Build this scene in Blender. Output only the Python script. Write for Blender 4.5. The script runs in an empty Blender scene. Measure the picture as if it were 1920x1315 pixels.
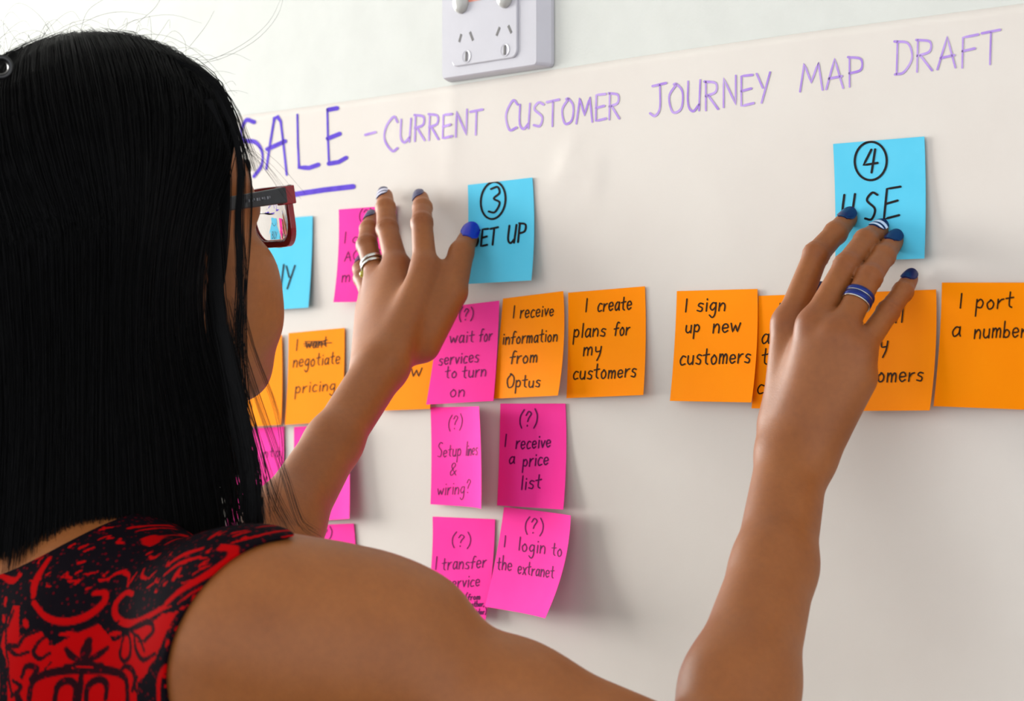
import bpy, math, random
import numpy as np
from mathutils import Vector, Matrix

random.seed(7)
rng = np.random.default_rng(11)
C = bpy.context.scene.collection
scene = bpy.context.scene

# ---------------------------------------------------------------- camera
FPX = 4900.0                       # focal length in pixels of the 1920 px wide frame
TH = math.radians(49.5)            # angle between the view axis and the wall's normal
PITCH = math.atan(102.5 / FPX)
CAM = np.array([1.482, -1.266, 1.37])
_f0 = np.array([-math.sin(TH), math.cos(TH), 0.0])
RIGHT = np.array([math.cos(TH), math.sin(TH), 0.0])
FWD = _f0 * math.cos(PITCH) + np.array([0, 0, math.sin(PITCH)])
UP = np.cross(RIGHT, FWD)
cd = bpy.data.cameras.new('camera')
cam = bpy.data.objects.new('camera', cd)
C.objects.link(cam)
cd.sensor_width = 36.0
cd.lens = FPX / 1920.0 * 36.0
cd.clip_start = 0.05
cam.matrix_world = Matrix([[RIGHT[0], UP[0], -FWD[0], CAM[0]],
                           [RIGHT[1], UP[1], -FWD[1], CAM[1]],
                           [RIGHT[2], UP[2], -FWD[2], CAM[2]],
                           [0, 0, 0, 1]])
cd.dof.use_dof = True
cd.dof.focus_distance = 1.75
cd.dof.aperture_fstop = 12.0
scene.camera = cam

# ---------------------------------------------------------------- world, lights, exposure
world = bpy.data.worlds.new('world')
scene.world = world
world.use_nodes = True
wb = world.node_tree.nodes['Background']
wb.inputs[0].default_value = (0.93, 0.95, 1.0, 1)
wb.inputs[1].default_value = 1.88

def area(name, loc, rot, sx, sy, power, col):
    l = bpy.data.lights.new(name, 'AREA')
    l.shape = 'RECTANGLE'
    l.size, l.size_y = sx, sy
    l.energy = power
    l.color = col
    o = bpy.data.objects.new(name, l)
    o.location = loc
    o.rotation_euler = rot
    C.objects.link(o)
    return o
# daylight entering by the window in the left wall
area('window_daylight', (-4.1, -1.3, 1.75), (0, math.radians(-90), 0), 1.5, 2.2, 285, (1.0, 0.985, 0.95))

scene.view_settings.view_transform = 'Standard'
scene.view_settings.look = 'None'
scene.view_settings.gamma = 1.0
scene.view_settings.use_curve_mapping = False
scene.view_settings.exposure = 0.0

# ---------------------------------------------------------------- helpers
def ray(px, py):
    return FWD * FPX + RIGHT * (px - 960.0) + UP * (657.5 - py)
def P(px, py, depth):
    "world point seen at that pixel, that many metres along the view axis"
    return CAM + ray(px, py) / FPX * depth
def W(px, py, d=0.0):
    "world point seen at that pixel, d metres in front of the wall"
    r = ray(px, py)
    return CAM + r * ((-d - CAM[1]) / r[1])
def nrm(v):
    v = np.asarray(v, float)
    return v / np.linalg.norm(v)

def lin(r, g, b):
    def f(c):
        c /= 255.0
        return c / 12.92 if c <= 0.04045 else ((c + 0.055) / 1.055) ** 2.4
    return (f(r), f(g), f(b), 1.0)

def material(name, color, rough=0.6, spec=0.5, **kw):
    m = bpy.data.materials.new(name)
    m.use_nodes = True
    b = m.node_tree.nodes['Principled BSDF']
    b.inputs['Base Color'].default_value = color
    b.inputs['Roughness'].default_value = rough
    b.inputs['Specular IOR Level'].default_value = spec
    for k, v in kw.items():
        b.inputs[k.replace('_', ' ')].default_value = v
    return m
def noise_look(m, scale, c1, c2, bump=0.0, bscale=None, bdist=0.001, detail=4):
    "mottle the base colour between c1 and c2 and add fine relief"
    nt = m.node_tree
    b = nt.nodes['Principled BSDF']
    tc = nt.nodes.new('ShaderNodeTexCoord')
    if c1:
        n = nt.nodes.new('ShaderNodeTexNoise')
        n.inputs['Scale'].default_value = scale
        n.inputs['Detail'].default_value = detail
        r = nt.nodes.new('ShaderNodeValToRGB')
        r.color_ramp.elements[0].position = 0.35
        r.color_ramp.elements[1].position = 0.65
        r.color_ramp.elements[0].color = c1
        r.color_ramp.elements[1].color = c2
        nt.links.new(tc.outputs['Object'], n.inputs['Vector'])
        nt.links.new(n.outputs['Fac'], r.inputs['Fac'])
        nt.links.new(r.outputs['Color'], b.inputs['Base Color'])
    if bump:
        n2 = nt.nodes.new('ShaderNodeTexNoise')
        n2.inputs['Scale'].default_value = bscale
        n2.inputs['Detail'].default_value = 3
        bp = nt.nodes.new('ShaderNodeBump')
        bp.inputs['Strength'].default_value = bump
        bp.inputs['Distance'].default_value = bdist
        nt.links.new(tc.outputs['Object'], n2.inputs['Vector'])
        nt.links.new(n2.outputs['Fac'], bp.inputs['Height'])
        nt.links.new(bp.outputs['Normal'], b.inputs['Normal'])
    return m

def mesh_obj(name, verts, faces, mat, parent=None, smooth=False):
    me = bpy.data.meshes.new(name)
    v = np.asarray(verts, dtype=np.float32)
    if isinstance(faces, np.ndarray):
        n = faces.shape[1]
        me.vertices.add(len(v))
        me.vertices.foreach_set('co', v.ravel())
        me.loops.add(faces.size)
        me.loops.foreach_set('vertex_index', faces.ravel().astype(np.int32))
        me.polygons.add(len(faces))
        me.polygons.foreach_set('loop_start', np.arange(0, faces.size, n, dtype=np.int32))
        me.update(calc_edges=True)
    else:
        me.from_pydata(v.tolist(), [], [list(map(int, f)) for f in faces])
        me.update()
    if smooth:
        me.polygons.foreach_set('use_smooth', np.ones(len(me.polygons), dtype=bool))
    me.materials.append(mat)
    o = bpy.data.objects.new(name, me)
    C.objects.link(o)
    if parent is not None:
        o.parent = parent
    return o
def empty(name, loc=(0, 0, 0)):
    o = bpy.data.objects.new(name, None)
    o.empty_display_size = 0.02
    C.objects.link(o)
    o.location = loc
    return o
def tag(o, label=None, cat=None, group=None, kind=None):
    if label: o['label'] = label
    if cat: o['category'] = cat
    if group: o['group'] = group
    if kind: o['kind'] = kind
    return o
def box(lo, hi):
    x0, y0, z0 = lo; x1, y1, z1 = hi
    v = [(x0,y0,z0),(x1,y0,z0),(x1,y1,z0),(x0,y1,z0),(x0,y0,z1),(x1,y0,z1),(x1,y1,z1),(x0,y1,z1)]
    f = [(0,3,2,1),(4,5,6,7),(0,1,5,4),(1,2,6,5),(2,3,7,6),(3,0,4,7)]
    return v, f
def join(parts):
    V, F = [], []
    for v, f in parts:
        n = len(V)
        V += [tuple(p) for p in v]
        F += [tuple(i + n for i in q) for q in f]
    return V, F

# ---------------------------------------------------------------- the room
wall_m = noise_look(material('wall_paint', lin(204, 206, 200), 0.7, 0.15), 30, lin(202, 204, 198), lin(206, 208, 202), 0.15, 420, 0.0006)
trim_m = material('white_trim', lin(235, 235, 232), 0.4)
floor_m = noise_look(material('carpet', lin(95, 92, 90), 0.9, 0.1), 60, lin(85, 82, 80), lin(110, 106, 103), 0.4, 900, 0.002)
ceil_m = noise_look(material('ceiling_paint', lin(236, 236, 234), 0.8, 0.1), 20, lin(233, 233, 231), lin(239, 239, 237))
glass_m = material('window_glass', (1, 1, 1, 1), 0.0, 0.5, Transmission_Weight=1.0, IOR=1.45)
XL, XR, YB, ZC = -4.4, 3.0, -4.5, 2.6
def struct(name, v, f, m, parent=None):
    o = mesh_obj(name, v, f, m, parent)
    if parent is None: o['kind'] = 'structure'
    return o
struct('wall_back', *box((XL, 0, 0), (XR, 0.12, ZC)), wall_m)
struct('floor', *box((XL, YB, -0.1), (XR, 0.12, 0)), floor_m)
struct('ceiling', *box((XL, YB, ZC), (XR, 0.12, ZC + 0.1)), ceil_m)
wy0, wy1, wz0, wz1 = -2.45, -0.15, 0.85, 2.35
struct('wall_left', *join([box((XL-0.12, YB, 0), (XL, 0.12, wz0)), box((XL-0.12, YB, wz1), (XL, 0.12, ZC)),
                           box((XL-0.12, YB, wz0), (XL, wy0, wz1)), box((XL-0.12, wy1, wz0), (XL, 0.12, wz1))]), wall_m)
win = struct('window_1', *join([box((XL-0.09, wy0, wz0), (XL-0.03, wy1, wz0+0.05)), box((XL-0.09, wy0, wz1-0.05), (XL-0.03, wy1, wz1)),
                                box((XL-0.09, wy0, wz0+0.05), (XL-0.03, wy0+0.05, wz1-0.05)), box((XL-0.09, wy1-0.05, wz0+0.05), (XL-0.03, wy1, wz1-0.05)),
                                box((XL-0.085, -1.225, wz0+0.05), (XL-0.035, -1.175, wz1-0.05))]), trim_m)
for y0, y1 in ((wy0+0.05, -1.225), (-1.175, wy1-0.05)):
    struct('pane', *box((XL-0.063, y0, wz0+0.05), (XL-0.057, y1, wz1-0.05)), glass_m, win)
struct('baseboard_back', *box((XL, -0.015, 0), (XR, 0, 0.1)), trim_m)

# ---------------------------------------------------------------- paper taped over the wall
def pdisp(X, Z):
    "how far the paper stands off the wall"
    X = np.asarray(X, float); Z = np.asarray(Z, float)
    d = 0.0012 + 0.0004*np.sin(3.1*X+1.7*Z) + 0.0003*np.sin(9.0*X-5*Z+1)
    for (cx, cz, ax, az, wd, ln, h) in creases:
        s = (X-cx)*ax + (Z-cz)*az
        t = -(X-cx)*az + (Z-cz)*ax
        d = d + h*np.exp(-np.abs(t)/wd)*np.exp(-(s/ln)**2)
    return d
def crease(p0, p1, wd, h):
    a, b = W(*p0), W(*p1)
    c = (a+b)/2; v = b-a; L = np.linalg.norm(v); v = v/L
    return (c[0], c[2], v[0], v[2], wd, L/2, h)
creases = []
creases = [crease((1045, 345), (1085, 260), 0.006, 0.0020), crease((1060, 330), (1120, 300), 0.008, 0.0018),
           crease((1110, 370), (1130, 300), 0.005, 0.0016), crease((845, 330), (852, 160), 0.012, 0.0016),
           crease((960, 300), (1030, 420), 0.010, 0.0007), crease((1090, 960), (1130, 985), 0.007, 0.0010),
           crease((1330, 330), (1400, 480), 0.015, 0.0006), crease((1180, 1010), (1230, 1180), 0.02, 0.0008)]
pA, pB = W(500, 209), W(1900, 9)
slope = (pB[2]-pA[2])/(pB[0]-pA[0])
paper_m = noise_look(material('butcher_paper', lin(211, 205, 197), 0.75, 0.15), 8, lin(210, 203, 195), lin(214, 208, 200), 0.08, 700, 0.0004)
PX0, PX1, PH = -2.1, 1.35, 0.92
nx, nz = 500, 150
xs = np.linspace(PX0, PX1, nx); vs = np.linspace(0, 1, nz)
GX, GV = np.meshgrid(xs, vs, indexing='ij')
ztop = pA[2] + slope*(GX-pA[0]) + 0.0012*np.sin(GX*7)
GZ = ztop - GV*PH
GY = -pdisp(GX, GZ)
pv = np.stack([GX, GY, GZ], -1).reshape(-1, 3)
idx = np.arange(nx*nz).reshape(nx, nz)
pf = np.stack([idx[:-1, :-1], idx[:-1, 1:], idx[1:, 1:], idx[1:, :-1]], -1).reshape(-1, 4)
paper = mesh_obj('paper_sheet', pv, pf, paper_m, None, True)
tag(paper, 'long cream butcher paper sheet on the wall with a purple handwritten title', 'paper')
sm = paper.modifiers.new('thickness', 'SOLIDIFY'); sm.thickness = 0.00025; sm.offset = -1

# ---------------------------------------------------------------- handwriting
G = {
'a': (9, '8,9 4,10 1,5 3,0 7,3 8,9;8,10 8,3 9,0'), 'b': (9, '1,19 1,0;1,4 4,9 8,6 7,1 3,0 1,3'),
'c': (8, '8,9 4,10 1,5 3,0 8,1'), 'd': (9, '8,8 4,10 1,5 3,0 7,3;8,19 8,0'), 'e': (9, '1,5 8,6 6,10 2,9 1,4 4,0 8,2'),
'f': (8, '9,17 6,18 4,13 3,0;0,9 8,10'), 'g': (9, '8,9 4,10 1,5 4,1 8,5;8,10 8,-3 5,-8 1,-5'), 'h': (9, '1,19 1,0;1,5 5,10 8,7 8,0'),
'i': (3, '2,10 2,0;2,14 2,15'), 'k': (8, '1,19 1,0;!8,10 1,4 8,0'), 'l': (3, '2,19 2,0'), 'm': (12, '1,10 1,0;1,6 4,10 6,7 6,0;6,6 9,10 11,7 11,0'),
'n': (9, '1,10 1,0;1,5 5,10 8,7 8,0'), 'o': (9, '5,10 1,6 3,0 7,1 8,6 5,10 4,10'), 'p': (9, '1,10 1,-8;1,7 5,10 8,6 6,1 1,2'),
'r': (7, '1,10 1,0;1,5 4,9 7,10'), 's': (8, '8,9 4,10 2,7 7,4 6,0 1,1'), 't': (8, '4,17 4,3 7,0;0,10 8,11'),
'u': (9, '1,10 1,3 4,0 8,3;8,10 8,0'), 'v': (8, '!1,10 4,0 8,10'), 'w': (12, '!0,10 3,0 6,8 9,0 12,10'), 'x': (8, '!1,10 8,0;!8,10 1,0'),
'y': (9, '1,10 2,4 7,4;8,10 7,0 4,-8'), ',': (3, '2,1 1,-3'), '.': (3, '1,0 2,0'), '-': (8, '!1,8 7,9'),
'?': (9, '1,15 4,20 8,17 5,11 4,7;4,2 4,1'), '(': (6, '6,22 2,14 2,5 5,-2'), ')': (6, '1,22 5,14 5,5 2,-2'), '&': (10, '9,0 2,13 5,18 7,14 1,5 3,0 9,7'),
'3': (10, '1,19 6,20 8,15 4,11 9,7 6,0 1,1'), '4': (11, '!5,20 0,7 11,8;!8,20 7,0'), '2': (9, '1,17 5,20 8,15 1,0;!1,0 9,1'),
'A': (13, '!0,0 6,20 12,0;!2,7 11,8'), 'B': (11, '!1,0 1,20;1,20 8,18 7,12 1,11;1,11 9,9 9,2 1,0'), 'C': (12, '12,17 7,20 1,11 5,1 12,2'),
'D': (12, '!2,0 2,20;0,20 9,18 12,9 7,1 1,0'), 'E': (11, '!10,20 1,20 1,0 11,1;!1,10 9,11'), 'F': (11, '!1,0 1,20 11,21;!1,11 9,12'),
'I': (4, '!2,20 2,0'), 'J': (13, '!3,20 14,21;9,20 9,5 5,0 1,2'), 'L': (10, '!1,20 1,0 10,1'), 'M': (16, '!0,0 3,20 8,6 13,20 16,0'),
'N': (12, '!1,0 1,20 11,1 11,21'), 'O': (13, '7,20 1,12 4,1 11,3 12,14 7,20 5,20'), 'P': (11, '!1,0 1,20;0,20 9,18 9,11 1,9'),
'R': (12, '!1,0 1,20;0,20 9,18 9,12 1,10;!3,10 11,0'), 'S': (11, '10,18 5,20 1,15 9,8 7,1 1,2'), 'T': (12, '!0,20 12,21;!6,20 6,0'),
'U': (12, '1,20 1,5 5,0 10,4;11,20 10,0'), 'W': (16, '!0,20 4,0 8,16 12,0 16,20'), 'X': (11, '!0,20 10,0;!10,20 0,0'), 'Y': (11, '!0,20 5,10;!11,20 4,0'),
}
def catmull(pts, n=6):
    pts = [np.array(p, float) for p in pts]
    if len(pts) < 3: return pts
    q = [2*pts[0]-pts[1]] + pts + [2*pts[-1]-pts[-2]]
    out = []
    for i in range(1, len(q)-2):
        a, b, c, d = q[i-1:i+3]
        for k in range(n):
            t = k/n
            out.append(0.5*((2*b)+(c-a)*t+(2*a-5*b+4*c-d)*t*t+(3*b-a-3*c+d)*t**3))
    out.append(pts[-1])
    return out
def parse(s):
    out = []
    for st in s.split(';'):
        sharp = st.startswith('!')
        pts = [tuple(float(v) for v in q.split(',')) for q in st.lstrip('!').split()]
        if sharp:
            res = []
            for a, b in zip(pts[:-1], pts[1:]):
                for k in range(4):
                    res.append(np.array(a)+(np.array(b)-np.array(a))*k/4)
            res.append(np.array(pts[-1], float))
            out.append(res)
        else:
            out.append(catmull(pts))
    return out
def word(txt, x0, y0, x1, y1, xh, slant=0.06):
    "strokes (pixel coordinates on the photograph) of a handwritten word on the baseline from (x0,y0) to (x1,y1)"
    gap = 2.6
    Wd = sum(G[c][0] for c in txt) + gap*(len(txt)-1)
    sx = (x1-x0)/Wd
    sy = xh/10.0
    out = []; cx = 0
    r = random.Random(hash_(txt+str(int(x0))))
    for c in txt:
        jy = r.uniform(-0.5, 0.5); js = r.uniform(0.94, 1.08)
        for st in parse(G[c][1]):
            pts = []
            for (gx, gy) in st:
                X = cx + gx
                yy = gy*js + jy
                px = x0 + X*sx + yy*sy*slant
                py = y0 + (y1-y0)*(X/Wd) - yy*sy
                pts.append((px, py))
            out.append(pts)
        cx += G[c][0] + gap
    return out
def hash_(s):
    h = 0
    for ch in s: h = (h*131 + ord(ch)) % 1000003
    return h
def ellipse(cx, cy, rx, ry, rot=0.0, a0=100, a1=478):
    out = []
    for k in range(41):
        a = math.radians(a0+(a1-a0)*k/40)
        x, y = rx*math.cos(a), -ry*math.sin(a)
        out.append((cx+x*math.cos(rot)-y*math.sin(rot), cy+x*math.sin(rot)+y*math.cos(rot)))
    return [out]
def ribbons(strokes, to3d, width, nib=0.0):
    "flat ink lines; to3d maps a pixel to a point on the paper surface"
    V, F = [], []
    for st in strokes:
        p = np.array(st, float)
        keep = [0]
        for i in range(1, len(p)):
            if np.hypot(*(p[i]-p[keep[-1]])) > 0.3: keep.append(i)
        p = p[keep]
        if len(p) == 1:
            p = np.array([p[0], p[0]+[0.8, 0.5]])
        # subdivide long spans so that the line follows the curled sheet
        q = [p[0]]
        for a, b in zip(p[:-1], p[1:]):
            n = max(1, int(np.hypot(*(b-a))/8))
            for k in range(1, n+1): q.append(a+(b-a)*k/n)
        p = np.array(q)
        t = np.gradient(p, axis=0)
        t /= np.linalg.norm(t, axis=1)[:, None]+1e-9
        nn = np.stack([-t[:, 1], t[:, 0]], 1)
        w = width*0.5 + nib*0.5*np.abs(t[:, 0])
        base = len(V)
        for i in range(len(p)):
            for s in (-1, 1):
                x = p[i]+nn[i]*w[i]*s
                V.append(to3d(x[0], x[1]))
        for i in range(len(p)-1):
            a = base+2*i
            F.append((a, a+1, a+3, a+2))
        for e, sg in ((0, -1), (len(p)-1, 1)):
            c0 = len(V)
            V.append(to3d(*p[e]))
            m = 6
            for k in range(m+1):
                an = -math.pi/2 + math.pi*k/m
                x = p[e] + (t[e]*sg*math.cos(an) + nn[e]*math.sin(an))*w[e]
                V.append(to3d(x[0], x[1]))
            for k in range(m): F.append((c0, c0+1+k, c0+2+k))
    return V, F

def on_paper(px, py, eps=0.0003):
    p = W(px, py, 0.0015)
    p[1] = -float(pdisp(p[0], p[2])) - eps
    return p
purple_m = noise_look(material('purple_marker', lin(84, 58, 186), 0.8, 0.1), 60, lin(80, 54, 182), lin(98, 72, 200))
lilac_m = noise_look(material('faint_purple_marker', lin(170, 138, 212), 0.8, 0.1), 50, lin(160, 126, 208), lin(184, 156, 218))
S_ = [catmull([(477,229),(462,226),(453,248),(457,263),(480,267),(492,285),(491,310),(477,331)]),
      [(500,317),(507,270),(515,222),(521,219),(527,228),(533,280),(538,328)], [(502,280),(535,265)],
      [(558,215),(559,270),(561,314),(580,315),(597,309)],
      [(616,206),(632,203)], [(614,206),(615,258),(617,306)], [(615,260),(637,251)], [(617,307),(635,304),(649,296)],
      [(418,236),(430,232)], [(420,300),(416,236)], [(398,330),(392,238)], [(392,238),(408,250),(394,282),(410,334)],
      [(416,268),(432,262)], [(420,300),(436,296)]]
mesh_obj('lettering', *ribbons(S_, on_paper, 3.6, 5.0), purple_m, paper)
mesh_obj('underline', *ribbons([[(662,350),(610,356),(557,364),(500,377),(440,388),(380,400)]], on_paper, 3, 7.0), purple_m, paper)
for T_ in ([[(685,253),(704,248)]],
           [catmull([(745,229),(738,219),(724,238),(721,262),(735,283),(745,278)])] + word('URRENT', 749, 268, 903, 252, 23, 0.03),
           word('C', 945, 248, 968, 246, 29, 0.05) + word('USTOMER', 972, 243, 1163, 222, 24, 0.02),
           word('JOURNEY', 1217, 219, 1444, 192, 27.5, 0.0),
           word('MAP', 1500, 171, 1619, 162, 27, 0.0),
           word('DRAFT', 1675, 140, 1872, 119, 29, 0.03)):
    mesh_obj('title_word', *ribbons(T_, on_paper, 3.2, 1.6), lilac_m, paper)

# ---------------------------------------------------------------- sticky notes
def note_mat(name, c, c2):
    m = noise_look(material(name, c, 0.8, 0.06), 25, c, c2, 0.1, 1200, 0.0002)
    return m
NM = {'o': note_mat('orange_note_paper', lin(255, 141, 0), lin(255, 144, 1)),
      'p': note_mat('pink_note_paper', lin(255, 54, 160), lin(255, 60, 165)),
      'b': note_mat('blue_note_paper', lin(84, 190, 222), lin(90, 194, 225))}
ink_dark = material('black_felt_ink', lin(26, 20, 22), 0.8, 0.1)
ink_thin = {'o': material('brown_black_ink', lin(50, 30, 14), 0.8, 0.1), 'p': material('violet_black_ink', lin(92, 14, 78), 0.8, 0.1),
            'b': ink_dark}
def note(kind, corners, label, group, texts=(), d0=0.003, bl=0.004, br=0.004, r=0.0, l=0.0, w=2.6, ink=None, extra=()):
    cn = [np.array(c, float) for c in corners]            # TL TR BR BL
    def lift(u, v):
        return d0 + v**2*(bl*(1-u)+br*u) + r*u**3 + l*(1-u)**3
    base = []
    for (c, (u, v)) in zip(cn, ((0,0),(1,0),(1,1),(0,1))):
        p = W(c[0], c[1], lift(u, v)); p[1] = 0
        base.append(p)
    def surf(u, v, off=0.0):
        p = (base[0]*(1-u)+base[1]*u)*(1-v) + (base[3]*(1-u)+base[2]*u)*v
        p = p.copy(); p[1] = -lift(u, v)-off
        return p
    n = 14
    V = [surf(i/n, j/n) for i in range(n+1) for j in range(n+1)]
    F = [(i*(n+1)+j, i*(n+1)+j+1, (i+1)*(n+1)+j+1, (i+1)*(n+1)+j) for i in range(n) for j in range(n)]
    nb = len(V)                                          # back sheet and rim, on vertices of their own
    V += [surf(i/n, j/n, -0.00015) for i in range(n+1) for j in range(n+1)]
    F += [tuple(q+nb for q in reversed(f)) for f in F[:]]
    rim = [(i/n, 0) for i in range(n)]+[(1, j/n) for j in range(n)]+[(1-i/n, 1) for i in range(n)]+[(0, 1-j/n) for j in range(n)]
    nr = len(V); m_ = len(rim)
    V += [surf(*q) for q in rim]+[surf(*q, -0.00015) for q in rim]
    F += [(nr+i, nr+(i+1) % m_, nr+m_+(i+1) % m_, nr+m_+i) for i in range(m_)]
    o = mesh_obj('sticky_note', V, F, NM[kind], None, True)
    tag(o, label, 'sticky note', group)
    # screen positions of a lattice on the curled sheet, to find (u, v) of a pixel
    def inv(px, py):
        u, v = 0.5, 0.5
        for _ in range(6):
            p = surf(u, v); q = proj(p)
            e = 1e-3
            du = (proj(surf(u+e, v))-q)/e; dv = (proj(surf(u, v+e))-q)/e
            J = np.array([du, dv]).T
            s = np.linalg.solve(J, np.array([px, py])-q)
            u += s[0]; v += s[1]
        return min(max(u, -0.0), 1.0), min(max(v, 0.0), 1.0)
    def to3d(px, py):
        u, v = inv(px, py)
        return surf(u, v, 0.00025)
    st = []
    for t in texts: st += word(*t[:5], t[5]*1.1, 0.10)
    st += list(extra)
    if st:
        mesh_obj('handwriting', *ribbons(st, to3d, w*.9), ink or ink_thin[kind], o)
    return o
def proj(p):
    d = np.asarray(p)-CAM
    z = d@FWD
    return np.array([960+FPX*(d@RIGHT)/z, 657.5-FPX*(d@UP)/z])

GO, GP, GB = 'orange notes in the middle row', 'pink question notes', 'blue stage heading notes'
# blue headings
note('b', [(478,414),(586,405),(578,577),(472,584)], 'blue sticky note behind the glasses, its heading ending in Y', GB,
     [('BUY', 492, 545, 549, 541, 20)], w=3.4, extra=ellipse(524,432,20,31))
note('b', [(877,347),(998,333),(996,526),(871,533)], 'blue sticky note headed with circled 3 and SET UP', GB,
     [('3', 914, 400, 938, 397, 22), ('SET', 885, 464, 931, 459, 14.5), ('UP', 951, 456, 985, 452, 15)],
     bl=0.007, br=0.009, w=4.4, extra=ellipse(925,376,23,35,0.12))
note('b', [(1562,270),(1733,256),(1733,485),(1566,491)], 'blue sticky note headed with circled 4 and USE', GB,
     [('4', 1618, 325, 1644, 323, 20), ('U', 1577, 410, 1601, 408, 20), ('S', 1620, 415, 1643, 412, 24), ('E', 1655, 411, 1686, 406, 25)],
     bl=0.004, br=0.005, w=4.8, extra=ellipse(1633,302,30,36,0.05))
# orange row
note('o', [(428,636),(528,628),(527,797),(420,803)], 'orange sticky note half hidden behind the chin and hair', GO, d0=0.004)
note('o', [(541,625),(646,615),(640,790),(534,797)], 'orange sticky note reading I negotiate pricing, one word struck out', GO,
     [('I', 553, 658, 559, 658, 10), ('want', 573, 654, 613, 650, 10.5), ('negotiate', 549, 689, 637, 682, 11.5), ('pricing', 553, 738, 628, 732, 11.5)],
     w=2.0, extra=[[(570,645),(622,643)], [(571,649),(612,646)], [(572,641),(610,640)]])
note('o', [(700,609),(815,600),(806,767),(700,771)], 'orange sticky note behind the left wrist, ending in ow', GO,
     [('know', 714, 709, 790, 706, 15)], d0=0.003, w=2.2)
note('o', [(943,560),(1056,546),(1046,742),(925,748)], 'orange sticky note reading I receive information from Optus', GO,
     [('I', 960, 597, 966, 597, 10), ('receive', 975, 597, 1038, 592, 12), ('information', 942, 646, 1045, 640, 11.5),
      ('from', 956, 682, 1007, 679, 12), ('Optus', 949, 728, 1012, 726, 11.5)], d0=0.005, bl=0.001, br=0.012, w=2.6)
note('o', [(1065,549),(1209,537),(1206,741),(1062,747)], 'orange sticky note reading I create plans for my customers', GO,
     [('I', 1096, 585, 1102, 585, 11), ('create', 1120, 585, 1184, 580, 13), ('plans', 1075, 633, 1135, 630, 13), ('for', 1151, 630, 1180, 628, 13),
      ('my', 1093, 668, 1128, 664, 13), ('customers', 1074, 712, 1192, 707, 13.5)], bl=0.003, br=0.006, w=3.0)
note('o', [(1269,546),(1420,542),(1409,755),(1256,752)], 'orange sticky note reading I sign up new customers', GO,
     [('I', 1283, 585, 1289, 585, 11), ('sign', 1306, 584, 1360, 583, 13), ('up', 1285, 624, 1312, 623, 13), ('new', 1336, 625, 1387, 623, 14),
      ('customers', 1274, 684, 1406, 681, 15)], d0=0.004, br=0.009, w=3.2)
note('o', [(1422,555),(1585,549),(1575,768),(1409,766)], 'orange sticky note mostly covered by the right hand, between two others', GO,
     [('I', 1458, 592, 1464, 592, 10), ('add', 1427, 645, 1480, 643, 15), ('the', 1428, 684, 1470, 682, 15), ('customer', 1419, 738, 1560, 736, 14)], d0=0.003, w=3.0)
note('o', [(1600,549),(1755,543),(1743,770),(1586,771)], 'orange sticky note under the right hand, its last word ending in omers', GO,
     [('I', 1612, 608, 1616, 608, 12), ('call', 1632, 607, 1693, 605, 13.5), ('my', 1625, 661, 1665, 657, 15), ('customers', 1577, 718, 1730, 714, 15)],
     d0=0.004, br=0.010, bl=0.004, w=3.2)
note('o', [(1766,530),(1938,530),(1932,769),(1750,762)], 'orange sticky note at the right end reading I port a number', GO,
     [('I', 1798, 578, 1804, 578, 12), ('port', 1829, 580, 1899, 577, 15), ('a', 1784, 632, 1801, 631, 15), ('number', 1826, 635, 1924, 632, 15)],
     d0=0.003, bl=0.006, w=3.4)
# pink notes
note('p', [(635,393),(742,385),(737,565),(625,567)], 'pink sticky note behind the fingertips of the left hand', GP,
     [('(?)', 672, 414, 697, 412, 9), ('I', 644, 456, 649, 456, 9), ('could', 660, 456, 722, 452, 10), ('ACCESS', 646, 490, 725, 486, 9), ('more', 640, 530, 700, 526, 12)],
     bl=0.008, w=2.0)
note('p', [(824,577),(936,564),(925,752),(799,759)], 'pink sticky note reading I wait for services to turn on', GP,
     [('(?)', 859, 602, 887, 600, 10.5), ('I', 826, 643, 830, 643, 10), ('wait', 843, 644, 888, 641, 11.5), ('for', 898, 641, 922, 639, 12),
      ('services', 822, 685, 897, 679, 11.5), ('to', 834, 710, 856, 708, 11), ('turn', 866, 709, 911, 706, 11.5), ('on', 843, 745, 871, 743, 11.5)],
     d0=0.006, bl=0.004, br=0.003, w=2.0)
note('p', [(807,764),(898,762),(902,955),(807,946)], 'pink sticky note reading Setup lines and wiring, its right edge curled', GP,
     [('(?)', 839, 806, 866, 805, 11.5), ('Setup', 820, 858, 864, 855, 12), ('lines', 873, 855, 895, 853, 12), ('&', 843, 892, 856, 891, 11), ('wiring?', 820, 929, 881, 926, 12)],
     r=0.022, w=1.7)
note('p', [(938,757),(1060,757),(1056,956),(932,948)], 'pink sticky note reading I receive a price list', GP,
     [('(?)', 972, 801, 1007, 799, 13), ('I', 945, 838, 950, 837, 10), ('receive', 967, 842, 1032, 839, 12), ('a', 954, 870, 965, 869, 11), ('price', 980, 875, 1028, 872, 12.5), ('list', 976, 918, 1014, 916, 12.5)],
     bl=0.002, br=0.007, w=2.8)
note('p', [(811,969),(928,974),(910,1164),(797,1150)], 'pink sticky note reading I transfer my service, beside the shoulder', GP,
     [('(?)', 845, 1025, 882, 1027, 11), ('I', 815, 1069, 819, 1069, 11), ('transfer', 828, 1070, 911, 1064, 12), ('my', 802, 1100, 828, 1098, 11), ('service', 837, 1104, 899, 1099, 11.5),
      ('OWS', 829, 1142, 869, 1139, 11), ('(from', 872, 1126, 900, 1124, 5.5), ('another,', 874, 1139, 908, 1137, 5), ('provider)', 873, 1154, 912, 1152, 5)],
     bl=0.010, br=0.008, w=2.0)
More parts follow.
